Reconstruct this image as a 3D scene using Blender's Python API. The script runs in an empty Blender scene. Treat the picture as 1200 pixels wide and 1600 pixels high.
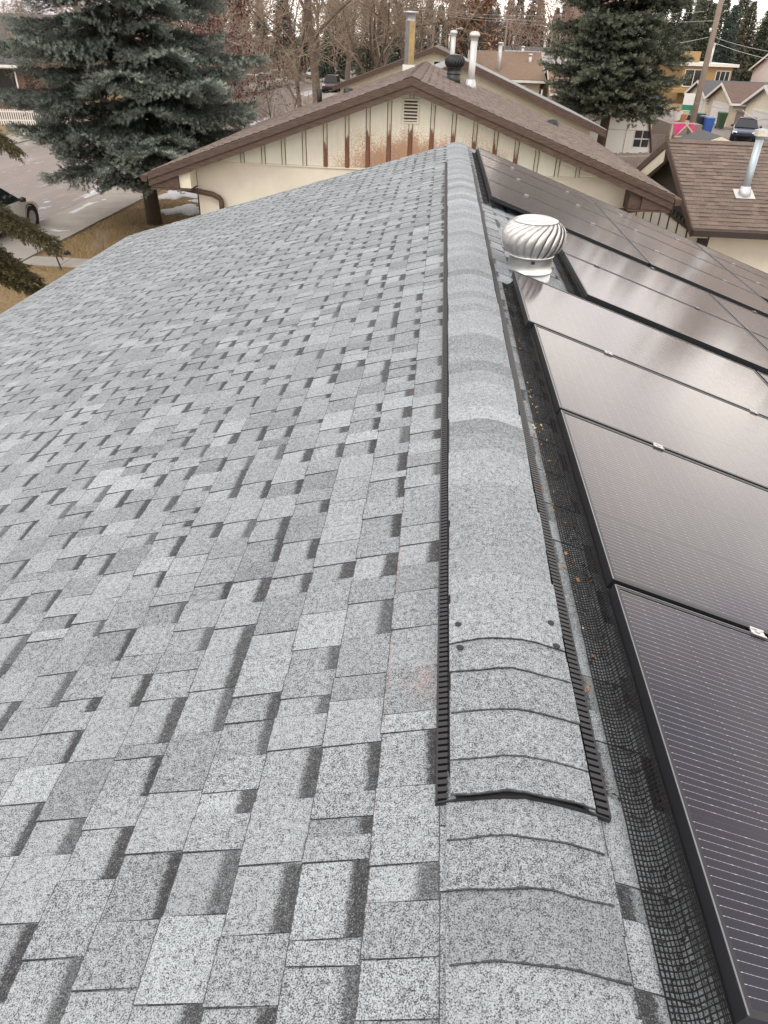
import bpy, bmesh, math, random
import numpy as np
from mathutils import Vector, Matrix
R = math.radians
rng = random.Random(7)
nrg = np.random.default_rng(11)
scene = bpy.context.scene
col = scene.collection

# ------------------------------------------------------------ camera
cam_d = bpy.data.cameras.new("camera")
cam = bpy.data.objects.new("camera", cam_d)
col.objects.link(cam)
CAM = (-0.255, 0.0, 1.26)
_r = Vector((0.99685, 0.07340, 0.02996)); _u = Vector((-0.06563, 0.55199, 0.83126)); _f = Vector((-0.04448, 0.83061, -0.55507))
m = Matrix((( _r.x, _u.x, -_f.x), (_r.y, _u.y, -_f.y), (_r.z, _u.z, -_f.z)))
cam.matrix_world = Matrix.Translation(CAM) @ m.to_quaternion().to_matrix().to_4x4()
cam_d.sensor_fit = 'VERTICAL'; cam_d.sensor_height = 36.0; cam_d.lens = 36.0 * 1109 / 1600
cam_d.clip_start = 0.02; cam_d.clip_end = 3000
scene.camera = cam

# ------------------------------------------------------------ sky and sun
SUN_EL, SUN_AZ = 48, 205           # azimuth clockwise from +Y
world = bpy.data.worlds.new("World"); scene.world = world; world.use_nodes = True
wn, wl = world.node_tree.nodes, world.node_tree.links
wn.clear()
wo = wn.new('ShaderNodeOutputWorld')
sky = wn.new('ShaderNodeTexSky'); sky.sky_type = 'NISHITA'; sky.sun_disc = False
sky.sun_elevation = R(SUN_EL); sky.sun_rotation = R(SUN_AZ); sky.air_density = 1.0; sky.dust_density = 2.0
bg = wn.new('ShaderNodeBackground'); bg.inputs[1].default_value = 0.1
wl.new(sky.outputs[0], bg.inputs[0])
tc = wn.new('ShaderNodeTexCoord'); mp = wn.new('ShaderNodeMapping'); mp.inputs['Scale'].default_value = (1, 1, 2.4)
mp.inputs['Location'].default_value = (0.35, 0.1, 0.2)
wl.new(tc.outputs['Generated'], mp.inputs['Vector'])
nz = wn.new('ShaderNodeTexNoise'); nz.inputs['Scale'].default_value = 2.6; nz.inputs['Detail'].default_value = 5; nz.inputs['Roughness'].default_value = 0.55
wl.new(mp.outputs[0], nz.inputs['Vector'])
cr = wn.new('ShaderNodeValToRGB')
cr.color_ramp.elements[0].position = 0.36; cr.color_ramp.elements[0].color = (0.44, 0.405, 0.435, 1)
cr.color_ramp.elements[1].position = 0.64; cr.color_ramp.elements[1].color = (1.13, 1.03, 0.92, 1)
e = cr.color_ramp.elements.new(0.5); e.color = (0.83, 0.775, 0.735, 1)
wl.new(nz.outputs['Fac'], cr.inputs[0])
bg2 = wn.new('ShaderNodeBackground'); bg2.inputs[1].default_value = 2.1
# overcast a little brighter towards the whole horizon, as the white sky strip in the photograph shows
sxy = wn.new('ShaderNodeSeparateXYZ'); wl.new(tc.outputs['Generated'], sxy.inputs[0])
mrz = wn.new('ShaderNodeMapRange'); mrz.inputs['From Min'].default_value = 0.0; mrz.inputs['From Max'].default_value = 1.0
mrz.inputs['To Min'].default_value = 1.42; mrz.inputs['To Max'].default_value = 0.86; wl.new(sxy.outputs[2], mrz.inputs['Value'])
vm = wn.new('ShaderNodeVectorMath'); vm.operation = 'SCALE'; wl.new(cr.outputs[0], vm.inputs[0]); wl.new(mrz.outputs[0], vm.inputs['Scale'])
wl.new(vm.outputs[0], bg2.inputs[0])
mx = wn.new('ShaderNodeMixShader'); mx.inputs[0].default_value = 0.88
wl.new(bg.outputs[0], mx.inputs[1]); wl.new(bg2.outputs[0], mx.inputs[2]); wl.new(mx.outputs[0], wo.inputs[0])

sd = bpy.data.lights.new("sun", 'SUN'); sd.energy = 1.1; sd.angle = R(22); sd.color = (1.0, 0.96, 0.9)
sun = bpy.data.objects.new("sun", sd); col.objects.link(sun)
_sa, _se = R(SUN_AZ), R(SUN_EL)
sdir = Vector((math.sin(_sa) * math.cos(_se), math.cos(_sa) * math.cos(_se), math.sin(_se)))
sun.rotation_euler = sdir.to_track_quat('Z', 'Y').to_euler()
sun.location = (0, 0, 40)
scene.view_settings.view_transform = 'Standard'; scene.view_settings.look = 'None'
scene.view_settings.exposure = 0.22; scene.view_settings.gamma = 1.0; scene.view_settings.use_curve_mapping = False

# ------------------------------------------------------------ material helpers
def newmat(name):
    mt = bpy.data.materials.new(name); mt.use_nodes = True
    nt = mt.node_tree; b = nt.nodes['Principled BSDF']
    return mt, nt, b
def N(nt, typ, **kw):
    n = nt.nodes.new('ShaderNode' + typ)
    for k, v in kw.items():
        if k in n.inputs: n.inputs[k].default_value = v
        else: setattr(n, k, v)
    return n
def L(nt, a, b): nt.links.new(a, b)
def math_(nt, op, a, b=None, clamp=False):
    n = nt.nodes.new('ShaderNodeMath'); n.operation = op; n.use_clamp = clamp
    for i, v in enumerate((a, b)):
        if v is None: continue
        if hasattr(v, 'links'): L(nt, v, n.inputs[i])
        else: n.inputs[i].default_value = v
    return n.outputs[0]
def mixc(nt, f, a, b, bt='MIX'):
    n = nt.nodes.new('ShaderNodeMix'); n.data_type = 'RGBA'; n.blend_type = bt
    for k, v in ((0, f), (6, a), (7, b)):
        if hasattr(v, 'links'): L(nt, v, n.inputs[k])
        else: n.inputs[k].default_value = v if k == 0 else (tuple(v) + (1,) if len(v) == 3 else v)
    return n.outputs[2]
def ramp(nt, x, *st):
    n = nt.nodes.new('ShaderNodeValToRGB'); L(nt, x, n.inputs[0]); r = n.color_ramp
    while len(r.elements) < len(st): r.elements.new(0.5)
    for el, (p, c) in zip(r.elements, st):
        el.position = p; el.color = (c, c, c, 1) if not hasattr(c, '__len__') else tuple(c) + (1,)
    return n.outputs[0]
def noise(nt, scale, detail=3, rough=0.55, vec=None, stretch=None, coord='Object'):
    n = nt.nodes.new('ShaderNodeTexNoise')
    n.inputs['Scale'].default_value = scale; n.inputs['Detail'].default_value = detail; n.inputs['Roughness'].default_value = rough
    if vec is None:
        vec = nt.nodes.new('ShaderNodeTexCoord').outputs[coord]
    if stretch:
        mpn = nt.nodes.new('ShaderNodeMapping'); mpn.inputs['Scale'].default_value = stretch
        L(nt, vec, mpn.inputs['Vector']); vec = mpn.outputs[0]
    L(nt, vec, n.inputs['Vector'])
    return n.outputs['Fac']
def bump(nt, b, h, strength=0.3, dist=0.01):
    n = nt.nodes.new('ShaderNodeBump'); n.inputs['Strength'].default_value = strength; n.inputs['Distance'].default_value = dist
    L(nt, h, n.inputs['Height']); L(nt, n.outputs[0], b.inputs['Normal'])
def simple(name, c, rough=0.6, metal=0.0, var=0.25, scale=6, bmp=0.0, stretch=None, spec=0.5, c2=None):
    """a plain paint / wood / metal with uneven colour"""
    mt, nt, b = newmat(name)
    f = noise(nt, scale, 5, 0.6, stretch=stretch)
    f = ramp(nt, f, (0.3, 0.0), (0.7, 1.0))
    lo = c2 if c2 else tuple(x * (1 - var) for x in c)
    L(nt, mixc(nt, f, lo, c), b.inputs['Base Color'])
    b.inputs['Roughness'].default_value = rough; b.inputs['Metallic'].default_value = metal
    b.inputs['Specular IOR Level'].default_value = spec
    if bmp: bump(nt, b, noise(nt, scale * 6, 3, stretch=stretch), bmp, 0.01)
    return mt
def shingle_mat(name, light, mid, dark, gscale, band_c=(0.045, 0.048, 0.052), contrast=1.0, chalk=False):
    """mineral granules; attribute 'tone': R brightness, G strength of the printed shadow band; UV v runs from butt (0) to top (1)"""
    mt, nt, b = newmat(name)
    pos = nt.nodes.new('ShaderNodeNewGeometry').outputs['Position']
    at = N(nt, 'Attribute', attribute_name='tone'); sp = nt.nodes.new('ShaderNodeSeparateColor'); L(nt, at.outputs['Color'], sp.inputs[0])
    uv = nt.nodes.new('ShaderNodeUVMap'); sx = nt.nodes.new('ShaderNodeSeparateXYZ'); L(nt, uv.outputs[0], sx.inputs[0])
    g = noise(nt, gscale, 2.0, 0.75, vec=pos)
    g2 = noise(nt, gscale * 0.21, 2.0, 0.6, vec=pos)
    g3 = noise(nt, 3.0, 3, 0.6, vec=pos)
    gg = math_(nt, 'ADD', g, math_(nt, 'MULTIPLY', math_(nt, 'SUBTRACT', g2, 0.5), 0.28))
    gg = math_(nt, 'ADD', gg, math_(nt, 'MULTIPLY', math_(nt, 'SUBTRACT', sp.outputs[2], 0.5), 0.05))
    base = ramp(nt, gg, (0.375, dark), (0.475, mid), (0.565, light), (0.68, tuple(min(1, x * 1.2) for x in light)))
    tn = nt.nodes.new('ShaderNodeCombineColor')
    for i in range(3): L(nt, sp.outputs[0], tn.inputs[i])
    base = mixc(nt, 1.0, base, tn.outputs[0], 'MULTIPLY')
    big = math_(nt, 'ADD', 0.86, math_(nt, 'MULTIPLY', g3, 0.28))
    tb = nt.nodes.new('ShaderNodeCombineColor')
    for i in range(3): L(nt, big, tb.inputs[i])
    base = mixc(nt, 1.0, base, tb.outputs[0], 'MULTIPLY')
    bandc = ramp(nt, gg, (0.46, tuple(x * 0.35 for x in band_c)), (0.58, band_c), (0.72, tuple(min(1, x * 4.5) for x in band_c)))
    v = math_(nt, 'ADD', sx.outputs[1], math_(nt, 'MULTIPLY', math_(nt, 'SUBTRACT', g2, 0.5), 0.32))
    v = math_(nt, 'ADD', v, math_(nt, 'MULTIPLY', math_(nt, 'SUBTRACT', sp.outputs[2], 0.5), math_(nt, 'ADD', 0.10, math_(nt, 'MULTIPLY', sx.outputs[0], 0.10))))
    mr = N(nt, 'MapRange'); mr.inputs['From Min'].default_value = 0.70; mr.inputs['From Max'].default_value = 0.80; L(nt, v, mr.inputs['Value'])
    fac = math_(nt, 'MULTIPLY', mr.outputs[0], sp.outputs[1], True)
    cc = mixc(nt, fac, base, bandc)
    butt_shade = math_(nt, 'MULTIPLY', math_(nt, 'LESS_THAN', math_(nt, 'ADD', sx.outputs[1], math_(nt, 'MULTIPLY', math_(nt, 'SUBTRACT', g2, .5), .03)), .016), math_(nt, 'GREATER_THAN', sx.outputs[1], .0001))
    cc = mixc(nt, math_(nt, 'MULTIPLY', butt_shade, .8), cc, tuple(x * .6 for x in dark))      # shadow line of each course painted dark along the butt edge
    if chalk:
        sp_ = nt.nodes.new('ShaderNodeSeparateXYZ'); L(nt, pos, sp_.inputs[0])
        vd = nt.nodes.new('ShaderNodeVectorMath'); vd.operation = 'DISTANCE'; L(nt, pos, vd.inputs[0]); vd.inputs[1].default_value = (-.200, 1.235, -.055)
        mm = N(nt, 'MapRange'); mm.inputs['From Min'].default_value = .085; mm.inputs['From Max'].default_value = .0; L(nt, vd.outputs['Value'], mm.inputs['Value'])
        sm = math_(nt, 'MULTIPLY', mm.outputs[0], ramp(nt, g2, (.40, 0), (.66, .34)), True)
        ln = math_(nt, 'LESS_THAN', math_(nt, 'ABSOLUTE', math_(nt, 'ADD', sp_.outputs[0], .2955)), .0016)
        ln = math_(nt, 'MULTIPLY', ln, ramp(nt, g3, (.42, 0), (.62, .34)))
        cc = mixc(nt, math_(nt, 'MAXIMUM', sm, ln), cc, (.36, .12, .09))
    L(nt, cc, b.inputs['Base Color'])
    b.inputs['Roughness'].default_value = 0.88; b.inputs['Specular IOR Level'].default_value = 0.45
    bump(nt, b, g, 0.55, 0.002)
    return mt

# ------------------------------------------------------------ mesh builder
class MB:
    def __init__(s): s.v = []; s.f = []; s.mi = []; s.c = []; s.uv = []
    def face(s, idx, mi=0, c=None, uv=None):
        s.f.append(tuple(idx)); s.mi.append(mi); s.c.append(c); s.uv.append(uv)
    def quad(s, a, b, c, d, mi=0, col_=None, uv=None):
        n = len(s.v); s.v += [tuple(a), tuple(b), tuple(c), tuple(d)]; s.face((n, n + 1, n + 2, n + 3), mi, col_, uv); return s
    def poly(s, pts, mi=0):
        n = len(s.v); s.v += [tuple(p) for p in pts]; s.face(range(n, n + len(pts)), mi); return s
    def hexa(s, p, mi=0, c=None, uvtop=None, cs=None):
        """8 points: bottom 0-3 counter-clockwise, top 4-7 above them"""
        n = len(s.v); s.v += [tuple(q) for q in p]
        for k, q in enumerate(((0, 3, 2, 1), (4, 5, 6, 7), (0, 1, 5, 4), (1, 2, 6, 5), (2, 3, 7, 6), (3, 0, 4, 7))):
            s.face([n + i for i in q], mi, c if (k < 2 or cs is None) else cs, None if uvtop is None else ([uvtop[i % 4] for i in q] if (k < 2 or cs is None) else [(0, 0)] * 4))
        return s
    def box(s, x0, x1, y0, y1, z0, z1, mi=0):
        return s.hexa([(x0, y0, z0), (x1, y0, z0), (x1, y1, z0), (x0, y1, z0), (x0, y0, z1), (x1, y0, z1), (x1, y1, z1), (x0, y1, z1)], mi)
    def bar(s, a, b, w, h, mi=0, up=(0, 0, 1)):
        """square bar from a to b: width w across, height h along up, centred"""
        a, b = Vector(a), Vector(b); d = (b - a).normalized(); u = Vector(up); sd_ = d.cross(u)
        if sd_.length < 1e-4: sd_ = d.cross(Vector((1, 0, 0)))
        sd_.normalize(); u = sd_.cross(d).normalized()
        o = [(-w / 2, -h / 2), (w / 2, -h / 2), (w / 2, h / 2), (-w / 2, h / 2)]
        P = [p + sd_ * x + u * y for p in (a, b) for x, y in o]
        return s.hexa(P, mi)
    def prism(s, pts, d, mi=0):
        """polygon (counter-clockwise seen against d) swept by vector d"""
        n = len(s.v); k = len(pts); d = Vector(d)
        s.v += [tuple(p) for p in pts] + [tuple(Vector(p) + d) for p in pts]
        s.face(list(range(n, n + k))[::-1], mi); s.face(range(n + k, n + 2 * k), mi)
        for i in range(k): s.face((n + i, n + (i + 1) % k, n + k + (i + 1) % k, n + k + i), mi)
        return s
    def tube(s, path, rad, n=8, mi=0, cap=True):
        path = [Vector(p) for p in path]
        if not hasattr(rad, '__len__'): rad = [rad] * len(path)
        base = len(s.v); prev = None
        for i, p in enumerate(path):
            d = (path[min(i + 1, len(path) - 1)] - path[max(i - 1, 0)]).normalized()
            if prev is None:
                a = d.orthogonal().normalized()
            else:
                a = (prev - d * prev.dot(d)).normalized()
            prev = a; bb = d.cross(a)
            for k in range(n):
                t = 2 * math.pi * k / n
                s.v.append(tuple(p + (a * math.cos(t) + bb * math.sin(t)) * rad[i]))
        for i in range(len(path) - 1):
            for k in range(n):
                a0 = base + i * n + k; a1 = base + i * n + (k + 1) % n
                s.face((a0, a1, a1 + n, a0 + n), mi)
        if cap:
            s.face([base + k for k in range(n)][::-1], mi); s.face([base + (len(path) - 1) * n + k for k in range(n)], mi)
        return s
    def lathe(s, c, prof, n=20, mi=0, cap=True):
        base = len(s.v)
        for r, z in prof:
            for k in range(n):
                t = 2 * math.pi * k / n
                s.v.append((c[0] + r * math.cos(t), c[1] + r * math.sin(t), c[2] + z))
        for i in range(len(prof) - 1):
            for k in range(n):
                a0 = base + i * n + k; a1 = base + i * n + (k + 1) % n
                s.face((a0, a1, a1 + n, a0 + n), mi)
        if cap:
            s.face([base + k for k in range(n)][::-1], mi); s.face([base + (len(prof) - 1) * n + k for k in range(n)], mi)
        return s
    def build(s, name, mat, parent=None, smooth=False, kind=None):
        off = Vector((0, 0, 0)); p = parent
        while p is not None:
            off += Vector(p.location); p = p.parent
        me = bpy.data.meshes.new(name)
        ox, oy, oz = off
        me.from_pydata([(x - ox, y - oy, z - oz) for x, y, z in s.v], [], s.f)
        mats = mat if isinstance(mat, (list, tuple)) else [mat]
        for q in mats: me.materials.append(q)
        if len(mats) > 1: me.polygons.foreach_set('material_index', s.mi)
        if any(c is not None for c in s.c):
            ca = me.color_attributes.new('tone', 'FLOAT_COLOR', 'CORNER'); uvl = me.uv_layers.new(name='UVMap')
            buf, ub = [], []
            for f, c, u in zip(s.f, s.c, s.uv):
                for j in range(len(f)):
                    buf += [*(c or (1, 0, 0.5)), 1.0]; ub += list(u[j]) if u else [0, 0]
            ca.data.foreach_set('color', buf); uvl.data.foreach_set('uv', ub)
        if smooth: me.polygons.foreach_set('use_smooth', [True] * len(me.polygons))
        me.update()
        return link(name, me, parent, kind)
def link(name, me, parent=None, kind=None):
    o = bpy.data.objects.new(name, me); col.objects.link(o)
    if parent is not None: o.parent = parent
    if kind: o['kind'] = kind
    return o
def npmesh(name, V, F, mat, parent=None, tone=None, kind=None, smooth=False):
    """triangle mesh straight from arrays (V in world coordinates)"""
    off = np.zeros(3); p = parent
    while p is not None:
        off += np.array(p.location); p = p.parent
    me = bpy.data.meshes.new(name)
    V = np.asarray(V, np.float32) - off.astype(np.float32); F = np.asarray(F, np.int32); k = F.shape[1]
    me.vertices.add(len(V)); me.vertices.foreach_set('co', V.ravel())
    me.loops.add(F.size); me.loops.foreach_set('vertex_index', F.ravel())
    me.polygons.add(len(F)); me.polygons.foreach_set('loop_start', np.arange(0, F.size, k, dtype=np.int32))
    try: me.polygons.foreach_set('loop_total', np.full(len(F), k, np.int32))
    except Exception: pass
    me.materials.append(mat)
    me.update(calc_edges=True)
    if tone is not None:
        ca = me.color_attributes.new('tone', 'FLOAT_COLOR', 'POINT')
        t = np.ones((len(V), 4), np.float32); t[:, :3] = tone; ca.data.foreach_set('color', t.ravel())
    if smooth: me.polygons.foreach_set('use_smooth', [True] * len(F))
    return link(name, me, parent, kind)
def thing(name, label, cat, loc=(0, 0, 0), group=None):
    o = bpy.data.objects.new(name, None); col.objects.link(o); o.location = loc
    o.empty_display_size = 0.2
    return tag(o, label, cat, group)
def tag(o, label, cat, group=None):
    o['label'] = label; o['category'] = cat
    if group: o['group'] = group
    return o
def dup(root, loc, rz=0.0, sc=1.0, label=None):
    """copy of a thing with copies of its parts and sub-parts (mesh data shared)"""
    r = root.copy(); col.objects.link(r); r.location = loc; r.rotation_euler = (0, 0, rz); r.scale = (sc, sc, sc) if not hasattr(sc, '__len__') else sc
    if label: r['label'] = label
    for ch in list(root.children):
        c = ch.copy(); col.objects.link(c); c.parent = r
        for g in list(ch.children):
            d = g.copy(); col.objects.link(d); d.parent = c
    return r
GZ = -4.3

# ------------------------------------------------------------ materials
M = {}
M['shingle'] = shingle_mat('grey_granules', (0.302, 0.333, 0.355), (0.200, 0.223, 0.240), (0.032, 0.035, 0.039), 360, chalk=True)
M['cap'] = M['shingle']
M['brown_shingle'] = shingle_mat('brown_granules', (0.168, 0.126, 0.104), (0.132, 0.097, 0.080), (0.055, 0.040, 0.033), 150, (0.045, 0.031, 0.025))
M['tan_shingle'] = shingle_mat('tan_granules', (0.23, 0.160, 0.112), (0.18, 0.120, 0.085), (0.08, 0.055, 0.04), 60, (0.1, 0.07, 0.05))
M['slate_shingle'] = shingle_mat('slate_granules', (0.10, 0.10, 0.108), (0.075, 0.075, 0.08), (0.03, 0.03, 0.033), 60)
M['pale_shingle'] = shingle_mat('pale_granules', (0.31, 0.32, 0.33), (0.25, 0.26, 0.27), (0.14, 0.14, 0.15), 60)
M['black_plastic'] = simple('black_plastic', (0.012, 0.012, 0.014), 0.5, scale=30)
M['rib_plastic'] = simple('rib_plastic', (0.016, 0.017, 0.020), 0.45, scale=30)
M['frame_black'] = simple('black_anodised_frame', (0.022, 0.023, 0.027), 0.38, 0.4, scale=8, var=0.15)
M['frame_edge_highlight'] = simple('frame_highlight_metal', (0.20, 0.21, 0.23), 0.35, 0.7, scale=12)
M['galv'] = simple('galvanised_steel', (0.66, 0.66, 0.65), 0.42, 0.85, var=0.22, scale=9)
M['galv_dull'] = simple('dull_galvanised_steel', (0.55, 0.57, 0.6), 0.45, 0.7, var=0.25, scale=7)
M['wire'] = simple('black_coated_wire', (0.008, 0.008, 0.009), 0.65, spec=.25)
M['wood_brown'] = simple('weathered_brown_wood', (0.105, 0.066, 0.050), 0.8, c2=(0.04, 0.026, 0.019), scale=7, bmp=0.4, stretch=(1, 6, 6))
M['dark_brown'] = simple('dark_brown_paint', (0.032, 0.020, 0.017), 0.7, scale=5)
M['stucco'] = simple('cream_stucco', (0.68, 0.635, 0.54), 0.9, var=0.14, scale=1.6, bmp=0.5)
M['white_paint'] = simple('white_paint', (0.66, 0.65, 0.63), 0.55, var=0.08)
M['cream_paint'] = simple('cream_paint', (0.66, 0.62, 0.50), 0.6, var=0.1)
M['tan_wall'] = simple('tan_wall', (0.50, 0.43, 0.34), 0.85, var=0.12)
M['pink_wall'] = simple('pale_pink_wall', (0.62, 0.55, 0.53), 0.85, var=0.12)
M['yellow_wood'] = simple('honey_wood_cladding', (0.36, 0.235, 0.095), 0.6, var=0.3, scale=3, stretch=(1, 1, 8))
M['grey_wood'] = simple('silvered_fence_wood', (0.22, 0.185, 0.165), 0.9, var=0.4, scale=4, stretch=(8, 8, 1))
M['pole_wood'] = simple('grey_pole_wood', (0.25, 0.20, 0.165), 0.9, var=0.4, scale=5, stretch=(8, 8, 0.6))
M['dark_glass'] = simple('window_glass', (0.02, 0.024, 0.028), 0.06, scale=0.6)
M['rubber'] = simple('tyre_rubber', (0.018, 0.018, 0.019), 0.8)
M['silver_paint'] = simple('silver_car_paint', (0.56, 0.56, 0.545), 0.25, 0.08, var=0.06)
M['alloy'] = simple('alloy_wheel', (0.45, 0.45, 0.46), 0.35, 0.8)
M['white_snow'] = simple('old_snow', (0.46, 0.47, 0.49), 0.7, var=0.12, scale=3, bmp=0.3)
M['concrete'] = simple('pale_concrete', (0.30, 0.275, 0.245), 0.85, var=0.25, scale=1.2, bmp=0.2)
M['brick_red'] = simple('red_brick', (0.135, 0.078, 0.058), 0.85, var=0.35, scale=5)
M['bark'] = simple('grey_bark', (0.17, 0.132, 0.108), 0.9, var=0.4, scale=8, bmp=0.6, stretch=(4, 4, 0.6))
M['twig'] = simple('tan_twigs', (0.37, 0.295, 0.228), 0.9, var=0.3, scale=1.5)
M['pink_twig'] = simple('pinkish_twigs', (0.37, 0.265, 0.22), 0.9, var=0.3, scale=1.5)
M['spruce_bark'] = simple('spruce_bark', (0.085, 0.058, 0.045), 0.95, var=0.5, scale=9, bmp=0.8, stretch=(4, 4, 0.8))
def leaf_mat(name, rough=0.7):
    mt, nt, b = newmat(name)
    at = N(nt, 'Attribute', attribute_name='tone')
    L(nt, at.outputs['Color'], b.inputs['Base Color']); b.inputs['Roughness'].default_value = rough
    b.inputs['Specular IOR Level'].default_value = 0.25
    return mt
M['needles'] = leaf_mat('needles')
M['leaves'] = leaf_mat('dry_leaves', 0.85)
M['red_plastic'] = simple('pink_fabric', (0.62, 0.045, 0.20), 0.7, var=0.2)
def plain(name, c, rough=0.6, metal=0.0):
    return simple(name, c, rough, metal, var=0.15)
# ============================================================ SETTING
def ground_mat():
    mt, nt, b = newmat('winter_grass')
    f = noise(nt, 0.35, 6, 0.65); f2 = noise(nt, 14, 4, 0.7); f3 = noise(nt, 90, 2, 0.7, stretch=(1, 1, 1))
    c = mixc(nt, ramp(nt, f, (0.35, 0), (0.65, 1)), (0.185, 0.122, 0.052), (0.265, 0.180, 0.085))
    c = mixc(nt, ramp(nt, f2, (0.42, 0), (0.62, 1)), c, (0.105, 0.078, 0.034))
    c = mixc(nt, ramp(nt, f3, (0.45, 0), (0.6, 0.6)), c, (0.31, 0.225, 0.118))
    L(nt, c, b.inputs['Base Color']); b.inputs['Roughness'].default_value = 0.95
    bump(nt, b, f3, 0.8, 0.03)
    return mt
def road_mat():
    mt, nt, b = newmat('worn_wet_asphalt')
    s1 = noise(nt, 1.0, 5, 0.6, stretch=(0.9, 0.07, 1)); s2 = noise(nt, 3.2, 5, 0.65, stretch=(1, 0.25, 1)); s3 = noise(nt, 40, 2, 0.6)
    c = mixc(nt, ramp(nt, s1, (0.36, 0), (0.62, 1)), (0.125, 0.105, 0.100), (0.235, 0.205, 0.195))
    c = mixc(nt, ramp(nt, s2, (0.5, 0), (0.66, 0.8)), c, (0.25, 0.185, 0.135))
    c = mixc(nt, ramp(nt, s2, (0.30, 1), (0.40, 0)), c, (0.45, 0.45, 0.46))
    c = mixc(nt, ramp(nt, s3, (0.4, 0.25), (0.6, 0)), c, (0.1, 0.1, 0.1))
    L(nt, c, b.inputs['Base Color'])
    L(nt, ramp(nt, s1, (0.38, 0.55), (0.6, 0.9)), b.inputs['Roughness'])
    bump(nt, b, s3, 0.2, 0.01)
    return mt
def sheet(name, x0, x1, y0, y1, z, mat, n=1):
    mb = MB(); mb.quad((x0, y0, z), (x1, y0, z), (x1, y1, z), (x0, y1, z)); return mb.build(name, mat, kind='structure')
g = MB(); S = 900
g.quad((-S, -60, GZ), (S, -60, GZ), (S, 1400, GZ), (-S, 1400, GZ)); g.build('ground', ground_mat(), kind='structure')
M['road'] = road_mat()
sheet('road', -24.0, -13.6, -40, 400, GZ + 0.004, M['road'])
def slab(name, x0, x1, y0, y1, h, mat):
    mb = MB(); mb.box(x0, x1, y0, y1, GZ - 0.2, GZ + h); return mb.build(name, mat, kind='structure')
def paving(name, x0, x1, y0, y1, h, mat, n, along='y', rest=()):
    base = sheet(name, x0 - .01, x1 + .01, y0 - (40 if rest else 0), y1 + (350 if rest else 0), GZ + .012, mat)
    for i in range(n):
        a = i / n; b_ = (i + 1) / n; dz = rng.uniform(-.006, .006); mb = MB()
        if along == 'y': mb.box(x0, x1, y0 + (y1 - y0) * a + .008, y0 + (y1 - y0) * b_ - .008, GZ - .1, GZ + h + dz)
        else: mb.box(x0 + (x1 - x0) * a + .008, x0 + (x1 - x0) * b_ - .008, y0, y1, GZ - .1, GZ + h + dz)
        mb.build('paving_slab', mat, base)
    for ya, yb in rest:
        mb = MB(); mb.box(x0, x1, ya, yb, GZ - .1, GZ + h); mb.build('paving_strip', mat, base)
paving('pavement', -13.6, -11.75, 13.5, 52.5, .06, M['concrete'], 26, 'y', ((-26, 13.48), (52.52, 400)))
paving('far_pavement', -26.0, -24.0, 30, 63, .06, M['concrete'], 22, 'y', ((-10, 29.98), (63.02, 400)))
paving('path', -11.72, -4.95, 19.45, 20.35, 0.03, M['concrete'], 6, 'x')
sheet('back_lane', 19.0, 24.6, -20, 330, GZ + 0.004, M['road'])
def snow(name, cx, cy, rx, ry, n=26, h=0.05, z=GZ):
    mb = MB(); top = []; bot = []
    for k in range(n):
        t = 2 * math.pi * k / n; q = 1 + 0.3 * math.sin(3 * t + cx) + 0.18 * math.sin(7 * t + cy) + rng.uniform(-.1, .1)
        bot.append((cx + rx * q * math.cos(t), cy + ry * q * math.sin(t), z + 0.003)); top.append((cx + rx * .8 * q * math.cos(t), cy + ry * .8 * q * math.sin(t), z + h))
    i0 = len(mb.v); mb.v += bot + top + [(cx, cy, z + h * 1.3)]
    for k in range(n):
        k2 = (k + 1) % n; mb.face((i0 + k, i0 + k2, i0 + n + k2, i0 + n + k)); mb.face((i0 + n + k, i0 + n + k2, i0 + 2 * n))
    return mb.build(name, M['white_snow'], smooth=True, kind='structure')
for a in ((-9.6, 27.6, .7, .9), (-8.6, 29.5, 1.0, .8), (-10.6, 31.0, .9, 1.6), (-8.2, 32.0, .8, 1.2), (-9.2, 35.5, 1.3, 1.4), (-10.8, 38, .6, 2.4),
          (-13.2, 27.5, .35, 2.2), (-14.2, 33, .35, 3.5), (-12.4, 23.4, .5, .22), (-13.7, 24.6, .3, .5), (-12.0, 44, .8, 3), (-13.5, 60, .7, 6), (-13, 75, .8, 7), (-22.8, 70, .6, 8), (-16, 95, .8, 6)):
    snow('snow_patch', *a)

# ============================================================ OUR HOUSE
SL, SR, W, Y1, YB = 0.298, 0.34, 5.27, 11.9, -1.6      # slopes, half width, far gable, near end of what is built
house = thing('house', 'bungalow whose grey shingled roof with black ridge vent fills the foreground', 'house', (0, 5, GZ))
def sl(x): return SL * x if x < 0 else -SR * x
deck = MB()
th = 0.14
deck.prism([(-W, YB, -SL * W), (-W, YB, -SL * W - th), (0, YB, -th), (W, YB, -SR * W - th), (W, YB, -SR * W), (0, YB, 0)], (0, Y1 - YB - 0.02, 0))
deck.c = [(0.95, 0, 0.5)] * len(deck.f); deck.uv = [None] * len(deck.f)
roof = deck.build('roof', M['shingle'], house)
wall = MB(); wi = 4.75
wall.prism([(-wi, YB + .3, GZ - .3), (wi, YB + .3, GZ - .3), (wi, YB + .3, -SR * wi - th - .005), (0, YB + .3, -th - .005), (-wi, YB + .3, -SL * wi - th - .005)], (0, Y1 - .45 - YB - .3, 0))
wall.build('wall', M['stucco'], house)
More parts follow.
